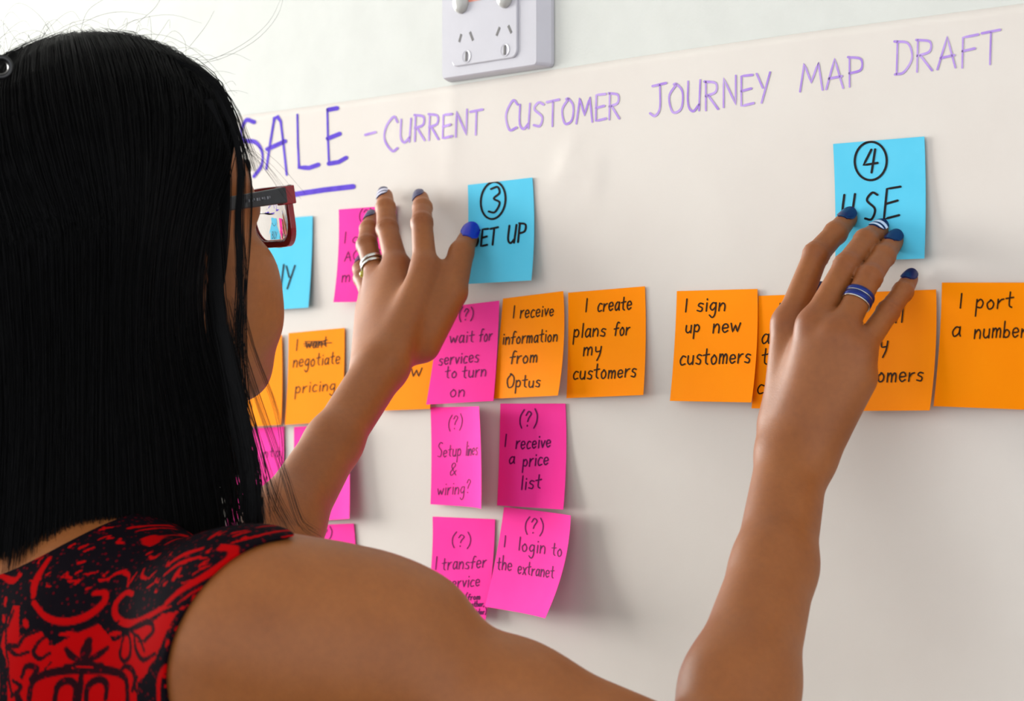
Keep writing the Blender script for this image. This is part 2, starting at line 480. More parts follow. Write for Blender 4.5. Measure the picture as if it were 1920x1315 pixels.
note('p', [(945,951),(1070,967),(1022,1160),(909,1138)], 'tilted pink sticky note reading I login to the extranet', GP,
     [('(?)', 982, 999, 1018, 1003, 13), ('I', 943, 1025, 949, 1026, 10), ('login', 971, 1032, 1022, 1039, 12.5), ('to', 1034, 1041, 1053, 1044, 12), ('the', 931, 1068, 959, 1071, 12), ('extranet', 970, 1076, 1038, 1084, 12), ('.', 1001, 1157, 1005, 1157, 10)],
     d0=0.005, r=0.008, br=0.022, bl=0.006, w=2.2)
note('p', [(430,806),(532,800),(527,982),(424,990)], 'pink sticky note showing through the hair ends, below the chin', GP,
     [('move', 440, 862, 480, 859, 8), ('into', 488, 859, 524, 856, 9)], w=1.8)
note('p', [(551,801),(652,795),(655,973),(545,980)], 'pink sticky note behind the left forearm', GP, r=0.008)
note('p', [(556,986),(663,982),(672,1160),(560,1165)], 'lowest pink sticky note of the left column, above the shoulder', GP,
     [('(?)', 594, 1012, 622, 1010, 9)], w=2.2)

# ---------------------------------------------------------------- double power outlet
plastic = noise_look(material('white_plastic', lin(188, 187, 194), 0.22, 0.5), 40, lin(187, 186, 193), lin(190, 189, 196))
plastic2 = material('off_white_switch_plastic', lin(180, 180, 175), 0.2, 0.5)
slot_m = material('dark_slot', lin(70, 66, 66), 0.6)
red_m = material('red_indicator', lin(220, 130, 110), 0.4)
TKN = 0.009
b0 = W(829, 147, TKN); b1 = W(1006, 122, TKN)
ox0, ox1, oz0 = b0[0], b1[0], (b0[2]+b1[2])/2
ow = ox1-ox0; oh = ow*0.63
def rrect(x0, x1, z0, z1, rad, n=6):
    out = []
    for cx, cz, a0 in ((x1-rad, z1-rad, 0), (x0+rad, z1-rad, 90), (x0+rad, z0+rad, 180), (x1-rad, z0+rad, 270)):
        for k in range(n+1):
            a = math.radians(a0+90*k/n)
            out.append((cx+rad*math.cos(a), cz+rad*math.sin(a)))
    return out
def loft(rings, close=True):
    "rings: list of (outline [(x,z)], y); last ring capped"
    V, F = [], []
    n = len(rings[0][0])
    for o_, y in rings:
        V += [(x, y, z) for x, z in o_]
    for r_ in range(len(rings)-1):
        for i in range(n):
            a = r_*n+i; b = r_*n+(i+1) % n
            F.append((a, b, b+n, a+n))
    F.append(tuple(range((len(rings)-1)*n, len(rings)*n)))
    F.append(tuple(reversed(range(n))))
    return V, F
outlet = empty('power_outlet', (float((ox0+ox1)/2), 0, float(oz0)))
tag(outlet, 'white double power outlet on the wall above the paper', 'power outlet')
ob = Vector(outlet.location)
def opart(name, vf, m, smooth=False, parent=None):
    v, f = vf
    par = parent or outlet
    v = [(p[0]-ob.x, p[1]-ob.y, p[2]-ob.z) for p in v]
    o = mesh_obj(name, v, f, m, par, smooth)
    return o
e = 0.0045
pl = opart('cover_plate', loft([(rrect(ox0-e*0.6, ox1+e*2.2, oz0-e*0.5, oz0+oh+e, 0.004), -0.0005),
                            (rrect(ox0-e*0.55, ox1+e*2.1, oz0-e*0.45, oz0+oh+e, 0.004), -0.0030),
                            (rrect(ox0-e*0.2, ox1+e*0.3, oz0-e*0.1, oz0+oh+e*.4, 0.003), -TKN+0.0012),
                            (rrect(ox0, ox1-0.0004, oz0+0.0004, oz0+oh, 0.003), -TKN)]), plastic)
q0 = W(849, 128, TKN); q1 = W(972, 112, TKN)
ix0, ix1, iz0 = q0[0], q1[0], oz0+0.0075
iz1 = oz0+oh-0.0075
opart('socket_panel', loft([(rrect(ix0, ix1, iz0, iz1, 0.006), -TKN+0.0004), (rrect(ix0, ix1, iz0, iz1, 0.006), -TKN-0.0010),
                            (rrect(ix0+0.0007, ix1-0.0007, iz0+0.0007, iz1-0.0007, 0.0055), -TKN-0.0016)]), plastic)
YF = -TKN-0.0016
def slot(pxa, pya, pxb, pyb, wd, name='socket_slot', out=0.00015):
    a = W(pxa, pya, -YF); b = W(pxb, pyb, -YF)
    d = np.array([b[0]-a[0], b[2]-a[2]]); L = np.hypot(*d); d /= L; n = np.array([-d[1], d[0]])*wd/2
    A = np.array([a[0], a[2]]); B = np.array([b[0], b[2]])
    o_ = [tuple(A-n), tuple(B-n), tuple(B+n), tuple(A+n)]
    opart(name, loft([(o_, YF+0.0008), (o_, YF-out)]), slot_m)
for s in ((861, 79, 865, 64), (887, 76, 881, 60), (931, 67, 937, 51), (959, 62, 953, 48)):
    slot(*s, 0.0023)
for cxp, cyp in ((875, 106), (947, 94)):
    c = W(cxp, cyp, -YF)
    o_ = [(c[0]+0.0048*math.cos(a), c[2]+0.0048*math.sin(a)) for a in np.linspace(0, 2*math.pi, 24, endpoint=False)]
    o2 = [(c[0]+0.0036*math.cos(a), c[2]+0.0036*math.sin(a)) for a in np.linspace(0, 2*math.pi, 24, endpoint=False)]
    opart('earth_recess', loft([(o_, YF+0.0005), (o_, YF-0.0005), (o2, YF-0.0002)]), plastic)
    slot(cxp-0.3, cyp+9, cxp+0.2, cyp-9, 0.0020, out=0.00065)
for cxp, cyp in ((866, 2), (948, -9)):
    c = W(cxp, cyp, -YF)
    rings = []
    for rr, yy in ((0.0098, 0.0004), (0.0098, -0.001), (0.0088, -0.0032), (0.006, -0.0046), (0.002, -0.0050)):
        rings.append(([(c[0]+rr*0.85*math.cos(a), c[2]+rr*math.sin(a)) for a in np.linspace(0, 2*math.pi, 32, endpoint=False)], YF+yy))
    opart('switch_button', loft(rings), plastic2, True)
c = W(893, -4, -YF)
o_ = rrect(c[0]-0.009, c[0]+0.009, c[2]-0.0022, c[2]+0.0022, 0.001)
opart('indicator', loft([(o_, YF+0.0003), (o_, YF-0.0003)]), red_m)

QH, DH, NSTR, LR = 0.0014, 0.0009, 10000, 0.100

# ================================================================ the person
# ---------------------------------------------------------------- signed distance shapes
def caps(a, b, ra, rb, n=None, s=1.0):
    "tapered capsule; n, s: squash its thickness along n by the factor s"
    a = np.asarray(a, np.float32); b = np.asarray(b, np.float32)
    ba = b-a; L2 = float(ba@ba)
    nn = None if n is None else np.asarray(nrm(n), np.float32)
    def f(p):
        pa = p-a
        h = np.clip((pa@ba)/L2, 0, 1)
        d = pa-h[..., None]*ba
        if nn is None:
            q = np.sqrt((d*d).sum(-1))
        else:
            k = d@nn
            q = np.sqrt((d*d).sum(-1)+k*k*(s*s-1))
        return q-(ra+(rb-ra)*h)
    f.c = (a+b)/2; f.rad = math.sqrt(L2)/2+max(ra, rb)
    return f
def ell(c, r, M=None):
    "ellipsoid with radii r along the rows of M"
    c = np.asarray(c, np.float32); r = np.asarray(r, np.float32)
    M = np.eye(3, dtype=np.float32) if M is None else np.asarray(M, np.float32)
    def f(p):
        q = (p-c)@M.T
        k0 = np.sqrt(((q/r)**2).sum(-1)); k1 = np.sqrt(((q/(r*r))**2).sum(-1))+1e-9
        return k0*(k0-1)/k1
    f.c = c; f.rad = float(r.max())
    return f
def smin(a, b, k):
    h = np.maximum(k-np.abs(a-b), 0)/k
    return np.minimum(a, b)-h*h*k*0.25
def smax(a, b, k):
    return -smin(-a, -b, k)
class Node:
    "smooth union of shapes; far shapes are skipped block by block"
    def __init__(self, items, k): self.items, self.k = items, k
    def ev(self, bc, pts):
        out = None
        for it in self.items:
            k = self.k
            if isinstance(it, tuple): it, k = it
            if isinstance(it, Node): d = it.ev(bc, pts)
            else:
                m = np.sqrt(((bc-it.c)**2).sum(-1)) < it.rad+0.075
                d = np.full(pts.shape[:-1], 0.5, np.float32)
                if m.any(): d[m] = it(pts[m])
            out = d if out is None else (smin(out, d, k) if k > 0 else np.minimum(out, d))
        return out
def surface(node, lo, hi, h, post=None):
    "mesh the zero level with surface nets on sparse blocks"
    B = 8
    lo = np.asarray(lo, float); hi = np.asarray(hi, float)
    nb = np.ceil((hi-lo)/(h*B)).astype(int)
    I = np.stack(np.meshgrid(*[np.arange(k) for k in nb], indexing='ij'), -1).reshape(-1, 3)
    bc = (lo+(I+0.5)*h*B).astype(np.float32)
    F0 = []
    for i in range(0, len(bc), 40000):
        d = node.ev(bc[i:i+40000], bc[i:i+40000, None, :])
        if post: d = post(bc[i:i+40000, None, :], d)
        F0.append(d[:, 0])
    F0 = np.concatenate(F0)
    I = I[np.abs(F0) < h*B*0.87*1.5+0.003]
    g = np.arange(B+1)
    loc = np.stack(np.meshgrid(g, g, g, indexing='ij'), -1).reshape(-1, 3)
    VK, VP, QK = [], [], []
    N = (nb*B+2).astype(np.int64)
    key = lambda c: (c[..., 0].astype(np.int64)*N[1]+c[..., 1])*N[2]+c[..., 2]
    for i in range(0, len(I), 2500):
        J = I[i:i+2500]
        gi = J[:, None, :]*B+loc[None]
        pts = (lo+gi*h).astype(np.float32)
        bcc = (lo+(J+0.5)*h*B).astype(np.float32)
        d = node.ev(bcc, pts)
        if post: d = post(pts, d)
        d = d.reshape(-1, B+1, B+1, B+1)
        s = d < 0
        keep = s.reshape(len(J), -1).any(1) & ~s.reshape(len(J), -1).all(1)
        d, s, J = d[keep], s[keep], J[keep]
        if not len(J): continue
        acc = np.zeros((len(J), B, B, B, 3), np.float32); cnt = np.zeros((len(J), B, B, B), np.float32)
        A = {0: slice(0, B), 1: slice(1, B+1)}
        for ax in range(3):
            o1, o2 = [a for a in range(3) if a != ax]
            for u in (0, 1):
                for v in (0, 1):
                    ia = [None]*3; ib = [None]*3
                    ia[ax] = A[0]; ib[ax] = A[1]
                    ia[o1] = ib[o1] = A[u]; ia[o2] = ib[o2] = A[v]
                    da = d[(slice(None), *ia)]; db = d[(slice(None), *ib)]
                    cr = (da < 0) != (db < 0)
                    t = np.where(cr, da/np.where(cr, da-db, 1), 0)
                    acc[..., ax] += np.where(cr, t, 0)
                    acc[..., o1] += cr*u; acc[..., o2] += cr*v
                    cnt += cr
        m = cnt > 0
        w = np.argwhere(m)
        cell = J[w[:, 0]]*B+w[:, 1:]
        VK.append(key(cell)); VP.append(lo+(cell+acc[m]/cnt[m][:, None])*h)
        for ax in range(3):
            o1, o2 = [(1, 2), (2, 0), (0, 1)][ax]
            ia = [slice(0, B)]*3; ib = [slice(0, B)]*3; ib[ax] = slice(1, B+1)
            sa = s[(slice(None), *ia)]; sb = s[(slice(None), *ib)]
            w = np.argwhere(sa != sb)
            c = J[w[:, 0]]*B+w[:, 1:]
            flip = sb[tuple(w.T)]
            e1 = np.zeros(3, int); e1[o1] = 1; e2 = np.zeros(3, int); e2[o2] = 1
            ok = (c[:, o1] > 0) & (c[:, o2] > 0)
            c, flip = c[ok], flip[ok]
            q = np.stack([key(c-e1-e2), key(c-e2), key(c), key(c-e1)], 1)
            q[flip] = q[flip][:, ::-1]
            QK.append(q)
    VK = np.concatenate(VK); VP = np.concatenate(VP); QK = np.concatenate(QK)
    o = np.argsort(VK); VK = VK[o]; VP = VP[o]
    ix = np.searchsorted(VK, QK); ix[ix >= len(VK)] = 0
    good = (VK[ix] == QK).all(1)
    return VP, ix[good]

def near(A, px, py, L, sgn=-1):
    "the point at distance L from A that is seen at (px, py)"
    r = nrm(ray(px, py)); t = (A-CAM)@r
    h2 = ((A-CAM-r*t)**2).sum()
    return CAM+r*(t+sgn*max(L*L-h2, 0)**.5)
def chain(tip, d, pts, Ls):
    p = W(*tip, d); out = [p]
    for (a, b), L in zip(pts, Ls):
        p = near(p, a, b, L); out.append(p)
    return out                                       # tip, DIP, PIP, MCP

z0 = np.array([0, 0, 1.0])
# joints
RH = {'index': chain((1590,410), .009, [(1567,437),(1530,478),(1480,608)], [.018,.024,.049]),
      'middle': chain((1648,432), .009, [(1623,452),(1588,499),(1525,612)], [.019,.028,.049]),
      'ring': chain((1677,452), .009, [(1657,480),(1630,520),(1572,630)], [.019,.026,.046]),
      'little': chain((1706,524), .009, [(1693,547),(1665,585),(1617,662)], [.016,.020,.038])}
RH['index'][3] = W(1479, 608, .068)
RH['middle'][3] = W(1526, 612, .076)
RH['ring'][3] = W(1573, 630, .074)
RH['little'][3] = W(1611, 662, .066)
LH = {'index': chain((789,372), .016, [(792,390),(791,418),(797,505)], [.018,.024,.044]),
      'middle': chain((722,368), .012, [(723,390),(726,430),(746,505)], [.019,.026,.048]),
      'ring': chain((698,410), .012, [(692,430),(688,460),(710,530)], [.019,.026,.044]),
      'little': chain((679,492), .018, [(677,505),(680,522),(698,562)], [.014,.018,.034])}
LT = [W(880,441,.010)]
for (q, L) in (((865,474), .022), ((848,548), .034), ((790,645), .048)): LT.append(near(LT[-1], *q, L))
R_WRIST = W(1486, 862, .085)
R_ELBOW = near(R_WRIST, 1338, 1478, .245)
R_SH = P(480, 1180, 1.47)
L_WRIST = W(714, 690, .105)
L_ELBOW = near(L_WRIST, 452, 1115, .235)
L_SH = np.array([-0.135, -0.455, 1.238])
RT = [W(1540, 552, .030), W(1512, 600, .042), W(1478, 690, .050), W(1468, 800, .075)]

def finger(j, r, k=.003):
    t, d, p, m = j
    return [caps(m, p, r*1.16, r*1.0), caps(p, d, r*1.0, r*.90), caps(d, t, r*.90, r*.76),
            ell(p, [r*1.035]*3), ell(d, [r*.94]*3)]
def hand(H, wrist, thumb, elbow, scale=1.0):
    fr = {'index': .0080, 'middle': .0082, 'ring': .0079, 'little': .0069}
    across = nrm(H['index'][3]-H['little'][3])
    ax = nrm(H['middle'][3]-wrist)
    palm = []
    for i, nm in enumerate(('index', 'middle', 'ring', 'little')):
        m = H[nm][3]
        b = wrist+across*(0.0125-0.0090*i)+ax*0.006
        palm.append(caps(b, m, .0128*scale, .0108*scale if nm != 'little' else .0100*scale))
    # the muscle pad of the thumb and the palm's filling
    nrm_ = nrm(np.cross(across, ax))
    if nrm_[1] < 0: nrm_ = -nrm_                     # towards the wall: the palm side
    palm.append(caps(wrist+ax*.02+nrm_*.006, (H['middle'][3]+H['ring'][3])/2-ax*.012+nrm_*.006, .015*scale, .013*scale))
    palm.append(caps(wrist-across*.012+ax*.012+nrm_*.004, H['little'][3]-ax*.016+nrm_*.004, .0125*scale, .0100*scale))
    fing = Node([Node(finger(H[n], fr[n]*scale), .002) for n in fr], .0015)
    pn = Node(palm, .015)
    tn = Node([caps(thumb[3], thumb[2], .0145*scale, .0115*scale), caps(thumb[2], thumb[1], .0108*scale, .0095*scale),
               caps(thumb[1], thumb[0], .0098*scale, .0076*scale, n=nrm_, s=1.12)], .003)
    return Node([(pn, 0), (fing, .007), (tn, .011)], .007)
RHAND = hand(RH, R_WRIST, RT, R_ELBOW)
LHAND = hand(LH, L_WRIST, LT, L_ELBOW)
def arm(sh, el, wr, H, f1, f2, off):
    across = nrm(H['index'][3]-H['little'][3]); ax = nrm(wr-el)
    nn = np.cross(across, ax)
    ub = el+(sh-el)*.45
    m1 = el+(wr-el)*.28+off*.3; m2 = el+(wr-el)*.65+off
    return Node([caps(sh, ub, .046, .041), caps(ub, el, .040, .0325), ell((sh*.93+el*.07)+z0*.009, (.048, .042, .042), np.stack([nrm(el-sh), nrm(np.cross(z0, el-sh)), z0])), ell((sh*.85+el*.15)+z0*.009, (.046, .046, .048), np.stack([nrm(el-sh), nrm(np.cross(z0, el-sh)), z0])), ell((sh*.76+el*.24)+z0*.006, (.056, .050, .051), np.stack([nrm(el-sh), nrm(np.cross(z0, el-sh)), z0])),
                 caps(el, m1, f1*.97, f1), caps(m1, m2, f1, f1*.80),
                 (caps(m2, wr-ax*.004, f1*.78, f2, n=nn, s=1.06), .010)], .018)
RARM = arm(R_SH, R_ELBOW, R_WRIST, RH, .0315, .0226, RIGHT*.0045)
LARM = arm(L_SH, L_ELBOW, L_WRIST, LH, .0250, .0198, RIGHT*-.001)

# head frame: rows F (forward), L (her left), U (up)
PHI = math.radians(40); HP = math.radians(10)
f0 = RIGHT*math.cos(PHI)+_f0*math.sin(PHI)
l0 = -RIGHT*math.sin(PHI)+_f0*math.cos(PHI)

HF = f0*math.cos(HP)+z0*math.sin(HP)
HU = -f0*math.sin(HP)+z0*math.cos(HP)
HM = np.stack([HF, l0, HU])
HC = P(225, 420, 1.62)                               # between the ears, at eye level
def hd(F, L, U): return HC+HF*F+l0*L+HU*U
head_items = [ell(hd(-.014, 0, .020), (.088, .068, .084), HM),
              ell(hd(.030, 0, .020), (.050, .058, .060), HM),            # brow
              ell(hd(.030, 0, -.055), (.050, .052, .060), HM),           # jaw mass
              ell(hd(.066, 0, -.098), (.024, .026, .024), HM),           # chin
              ell(hd(.020, 0, -.100), (.050, .040, .022), HM)]           # floor of the jaw
for s_ in (-1, 1):
    head_items += [caps(hd(-.002, s_*.054, -.062), hd(.056, s_*.026, -.100), .017, .018),
                   ell(hd(.046, s_*.042, -.044), (.033, .027, .032), HM),   # cheek
                   ell(hd(.046, s_*.036, -.070), (.034, .028, .028), HM),
                   ell(hd(.066, s_*.031, -.001), (.0135, .016, .010), HM),  # lids
                   caps(hd(.070, s_*.014, .020), hd(.056, s_*.046, .020), .008, .007),
                   ell(hd(.088, s_*.011, -.046), (.009, .008, .007), HM),
                   ell(hd(-.012, s_*.072, -.008), (.020, .006, .030), HM)]  # ears
head_items += [caps(hd(.076, 0, .004), hd(.092, 0, -.036), .008, .011),     # nose
               caps(hd(.081, -.020, -.069), hd(.081, .020, -.069), .006, .006, n=HU, s=1.2),
               caps(hd(.079, -.017, -.078), hd(.079, .017, -.078), .0065, .0065, n=HU, s=1.1)]
HEAD = Node(head_items, .018)
SB = nrm(R_SH-L_SH)                                  # body: her left to right
BF = nrm(np.array([-SB[1], SB[0], 0])*1.0)           # forward, to the wall
if BF[1] < 0: BF = -BF
MID = (R_SH+L_SH)/2
NB_ = MID+np.array([0, 0, .016])-BF*.005
BM = np.stack([SB, BF, z0])
NECK = Node([caps(NB_-BF*.004, hd(-.035, 0, -.055), .056, .050)], .02)
TORSO = Node([ell(MID+z0*(-.13)-BF*.0, (.150, .100, .20), BM),
              caps(MID-SB*.075+z0*(-.02), MID+SB*.075+z0*(-.02), .075, .075),
              caps(NB_-BF*.02, R_SH-SB*.005+z0*.004-BF*.006-z0*.004, .046, .036), caps(NB_-BF*.02, L_SH+SB*.005+z0*.004, .046, .042),
              ell(MID+SB*.095-BF*.045+z0*(-.085), (.060, .035, .085), BM), ell(MID-SB*.095-BF*.045+z0*(-.085), (.060, .035, .085), BM),
              caps(R_SH-SB*.04+z0*(-.10), R_SH+z0*(-.01)-BF*.006, .060, .050),
              caps(L_SH+SB*.04+z0*(-.10), L_SH+z0*(-.01), .060, .050),
              ell(MID+BF*.055+SB*.06+z0*(-.17), (.060, .055, .060), BM), ell(MID+BF*.055-SB*.06+z0*(-.17), (.060, .055, .060), BM),
              caps(MID+z0*(-.30), MID+z0*(-.18), .115, .115, n=BF, s=1.35),
              caps(MID-SB*.055+z0*(-.50), MID+SB*.055+z0*(-.50), .105, .105, n=BF, s=1.05)], .04)
HIP_R = MID+SB*.085+z0*(-.56); HIP_L = MID-SB*.085+z0*(-.56)
legs = []
for hp in (HIP_R, HIP_L):
    kn = np.array([hp[0], hp[1]+.015, .42]); an = np.array([hp[0], hp[1]-.01, .075])
    legs += [caps(hp, kn, .082, .054), caps(kn, (kn+an)/2+np.array([0, -.012, .05]), .050, .052), caps((kn+an)/2+np.array([0, -.012, .05]), an, .052, .034),
             caps(an-z0*.03, an+np.array([0, .12, -.045]), .034, .026)]
LEGS = Node(legs, .02)
BODY = Node([(TORSO, 0), (NECK, .04), (HEAD, .025), (RARM, .035), (LARM, .035), (RHAND, .012), (LHAND, .012), (LEGS, .03)], .03)

def skin_material():
    m = material('skin', lin(190, 128, 92), 0.5, 0.35)
    nt = m.node_tree; b = nt.nodes['Principled BSDF']
    b.inputs['Subsurface Weight'].default_value = 0.12
    b.inputs['Subsurface Radius'].default_value = (1.0, 0.35, 0.2)
    b.inputs['Subsurface Scale'].default_value = 0.006
    tc = nt.nodes.new('ShaderNodeTexCoord')
    def noise(sc, det):
        n = nt.nodes.new('ShaderNodeTexNoise'); n.inputs['Scale'].default_value = sc; n.inputs['Detail'].default_value = det
        nt.links.new(tc.outputs['Object'], n.inputs['Vector']); return n
    n1 = noise(22, 4); n2 = noise(260, 3)
    r1 = nt.nodes.new('ShaderNodeValToRGB')
    r1.color_ramp.elements[0].position = .3; r1.color_ramp.elements[1].position = .7
    r1.color_ramp.elements[0].color = SK1; r1.color_ramp.elements[1].color = SK2
    nt.links.new(n1.outputs['Fac'], r1.inputs['Fac'])
    at = nt.nodes.new('ShaderNodeAttribute'); at.attribute_name = 'flush'
    mx = nt.nodes.new('ShaderNodeMixRGB'); mx.inputs[2].default_value = SK3
    nt.links.new(at.outputs['Fac'], mx.inputs[0]); nt.links.new(r1.outputs['Color'], mx.inputs[1])
    m2 = nt.nodes.new('ShaderNodeMixRGB'); m2.blend_type = 'MULTIPLY'; m2.inputs[0].default_value = .25
    nt.links.new(mx.outputs[0], m2.inputs[1]); nt.links.new(n2.outputs['Fac'], m2.inputs[2])
    nt.links.new(m2.outputs[0], b.inputs['Base Color'])
    bp = nt.nodes.new('ShaderNodeBump'); bp.inputs['Strength'].default_value = .25; bp.inputs['Distance'].default_value = .0004
    n3 = noise(900, 2)
    nt.links.new(n3.outputs['Fac'], bp.inputs['Height']); nt.links.new(bp.outputs['Normal'], b.inputs['Normal'])
    return m
SK1, SK2, SK3 = lin(142, 81, 36), lin(156, 93, 45), lin(120, 50, 27)
skin_m = skin_material()

ZSPLIT = 1.12
creasepts = []
for H in (RH, LH):
    for nm in H:
        t, d, p, m = H[nm]
        for jt, amp, sp in ((p, .00028, .0052), (d, .00018, .0035)):
            creasepts.append((jt.astype(np.float32), nrm(m-d).astype(np.float32), amp, sp))
def wrinkles(pts, d):
    for c, a, amp, sp in creasepts:
        q = pts-c
        m = np.abs(q).max(-1) < .012
        if m.any():
            s = q[m]@a
            d[m] += amp*np.cos(s*2*math.pi/.0034)*np.exp(-(s/sp)**2)
    return d
va, fa = surface(BODY, (-.30, -.62, ZSPLIT), (.52, .02, 1.62), QH, wrinkles)
vb, fb = surface(BODY, (-.30, -.68, -.01), (.52, .0, ZSPLIT+.004), .006)
bv = np.concatenate([va, vb]); bfc = np.concatenate([fa, fb+len(va)])
body = mesh_obj('person', bv, bfc, skin_m, None, True)
tag(body, 'person in glasses and red dress, seen from behind, pressing notes onto the wall', 'person')
fl = np.zeros(len(bv), np.float32)
for H in (RH, LH):
    for nm in H:
        t, d, p, m = H[nm]
        for c, rad, a in ((p, .008, .55), (d, .006, .35), (m, .010, .6), (t, .008, .35)):
            fl = np.maximum(fl, a*np.exp(-((bv-c)**2).sum(1)/rad**2))
at = body.data.attributes.new('flush', 'FLOAT', 'POINT'); at.data.foreach_set('value', fl.astype(np.float32))

# lips, eyes, brows
lip_m = material('lips', lin(170, 82, 76), 0.4)
def blob(name, node, lo, hi, h, mat, parent, label=None):
    v, f = surface(node, lo, hi, h)
    o = mesh_obj(name, v, f, mat, parent, True)
    if label: o['label'] = label
    return o
mc = hd(.083, 0, -.073)
blob('lips', Node([caps(hd(.0868,-.023,-.0715), hd(.0905,0,-.069), .0030,.0058), caps(hd(.0905,0,-.069), hd(.0868,.023,-.0715), .0058,.0030),
                   caps(hd(.0855,-.021,-.0730), hd(.0885,0,-.0785), .0030,.0062), caps(hd(.0885,0,-.0785), hd(.0855,.021,-.0730), .0062,.0030)], .002),
     mc-.04, mc+.04, .0015, lip_m, body)
eye_m = material('eye_white', lin(235, 232, 228), 0.15)
iris_m = material('dark_iris', lin(40, 24, 18), 0.1)
for s_ in (-1, 1):
    e0 = hd(.0705, s_*.0305, -.001)
    blob('eye', Node([ell(e0, [.0115]*3)], .001), e0-.014, e0+.014, .0015, eye_m, body)
    e1 = hd(.0810, s_*.0305, -.001)
    blob('iris', Node([ell(e1, (.0018, .0055, .0055), HM)], .001), e1-.009, e1+.009, .0012, iris_m, body)

# ---------------------------------------------------------------- finger nails
polish_m = material('dark_blue_polish', lin(12, 18, 78), 0.28, 0.35)
polish2_m = material('bright_blue_polish', lin(18, 34, 165), 0.25, 0.4)
stripe_m = material('white_polish', lin(222, 222, 240), 0.2)
def nail(tip, dip, r, dors, mat, ln=.0125, wd=1.0, striped=False):
    ax = nrm(tip-dip)
    D = nrm(dors-ax*(dors@ax)); S = np.cross(ax, D)
    n, m = 10, 12
    top, V, F = [], [], []
    for lay, off in ((0, .0011), (1, .0003)):
        for j in range(m+1):
            v = j/m
            wv = max(.5, (1-abs(2*v-1)**2.4)**.5) if v < .5 else (1-(2*v-1)**4*.30)
            for i in range(n+1):
                u = (2*i/n-1)*wv*math.radians(56)*wd
                rr = r*(0.90-0.10*v*v)+off
                c = tip+ax*(-ln*.68+ln*1.12*v*(1-.10*(2*i/n-1)**2*v))
                V.append(c+(D*math.cos(u)+S*math.sin(u))*rr-D*(.0006*v*v))
    q = (n+1)*(m+1)
    for lay in (0, 1):
        for j in range(m):
            for i in range(n):
                a = lay*q+j*(n+1)+i
                f = (a, a+1, a+n+2, a+n+1)
                F.append(f if lay == 0 else f[::-1])
    rim = [i for i in range(n+1)]+[(j+1)*(n+1)+n for j in range(m)]+[m*(n+1)+i for i in range(n-1, -1, -1)]+[j*(n+1) for j in range(m-1, 0, -1)]
    for a, b in zip(rim, rim[1:]+rim[:1]): F.append((a, b, b+q, a+q))
    o = mesh_obj('fingernail', V, F, mat, body, True)
    if striped:
        o.data.materials.append(stripe_m)
        mi = [0]*len(F)
        for k, f in enumerate(F[:2*m*n]):
            j = (f[0] % q)//(n+1)
            if j in (1, 2, 5, 6, 7): mi[k] = 1
        o.data.polygons.foreach_set('material_index', mi)
        o['label'] = 'nail with white and blue stripes'
    return o
fr = {'index': .0080, 'middle': .0082, 'ring': .0079, 'little': .0069}
DR = nrm(nrm(CAM-R_WRIST)*.75+z0*.6-RIGHT*.1); DL = nrm(nrm(CAM-L_WRIST)*.6+z0*.45-RIGHT*.55)
for nm in RH: nail(RH[nm][0], RH[nm][1], fr[nm]*.86, DR, polish_m, striped=(nm == 'middle'))
for nm in LH: nail(LH[nm][0], LH[nm][1], fr[nm]*.86, DL, polish_m, striped=(nm == 'middle'))
nail(LT[0], LT[1], .0088, nrm(CAM-LT[0])+z0*.15, polish2_m, ln=.0175, wd=.95)
nail(RT[0], RT[1], .0085, nrm(CAM-RT[0])*.6+np.array([0, -.2, .5]), polish_m, ln=.012)

# ---------------------------------------------------------------- rings
def band(name, center, axis, r, prof, mat, parent, wob=0.0, n=48):
    ax = nrm(axis); a = nrm(np.cross(ax, z0)); b = np.cross(ax, a)
    V, F = [], []; m = len(prof)
    for i in range(n):
        t = 2*math.pi*i/n
        rd = a*math.cos(t)+b*math.sin(t)
        for (x, dr) in prof: V.append(center+ax*(x+wob*math.sin(t))+rd*(r+dr))
    for i in range(n):
        for j in range(m):
            F.append((i*m+j, ((i+1) % n)*m+j, ((i+1) % n)*m+(j+1) % m, i*m+(j+1) % m))
    return mesh_obj(name, V, F, mat, parent, True)
blue_metal = material('blue_titanium', lin(14, 36, 112), 0.3, 0.6, Metallic=0.6)
silver = material('silver', lin(205, 205, 200), 0.2, 0.5, Metallic=1.0)
gold = material('yellow_stone', lin(170, 165, 40), 0.15, 0.8)
def prof(x0, x1, t, t0=0.0): return [(x0, t0), (x0, t), ((x0+x1)/2, t*1.18), (x1, t), (x1, t0)]
t, d, p, m = RH['ring']
ax = nrm(m-p); c = proj_c = p+ax*((m-p)@ax)*.36
rr = .0079*1.07
blue_ring = empty('blue_ring', tuple(c)); tag(blue_ring, 'blue band ring with silver edges on the right hand', 'ring')
def rb(*a, **k):
    o = band(*a, **k); o.data.transform(Matrix.Translation(-Vector(blue_ring.location))); return o
rb('band', c, ax, rr, prof(-.0036, -.0009, .0010), blue_metal, blue_ring)
rb('band', c, ax, rr, prof(-.0003, .0036, .0010), blue_metal, blue_ring)
rb('silver_edge', c, ax, rr, prof(-.0010, -.0002, .0008), silver, blue_ring)
rb('silver_edge', c, ax, rr, prof(.0036, .0044, .0009), silver, blue_ring)
t, d, p, m = LH['ring']
ax = nrm(m-p); c = p+(m-p)*.55; rr = .0079*1.1
silver_ring = empty('silver_ring', tuple(c)); tag(silver_ring, 'silver twisted ring with a small yellow stone on the left hand', 'ring')
def rs(*a, **k):
    o = band(*a, **k); o.data.transform(Matrix.Translation(-Vector(silver_ring.location))); return o
rs('band', c, ax, rr, prof(-.0030, -.0004, .0012), silver, silver_ring, wob=.0010)
rs('band', c, ax, rr, prof(.0002, .0026, .0012), silver, silver_ring, wob=-.0008)
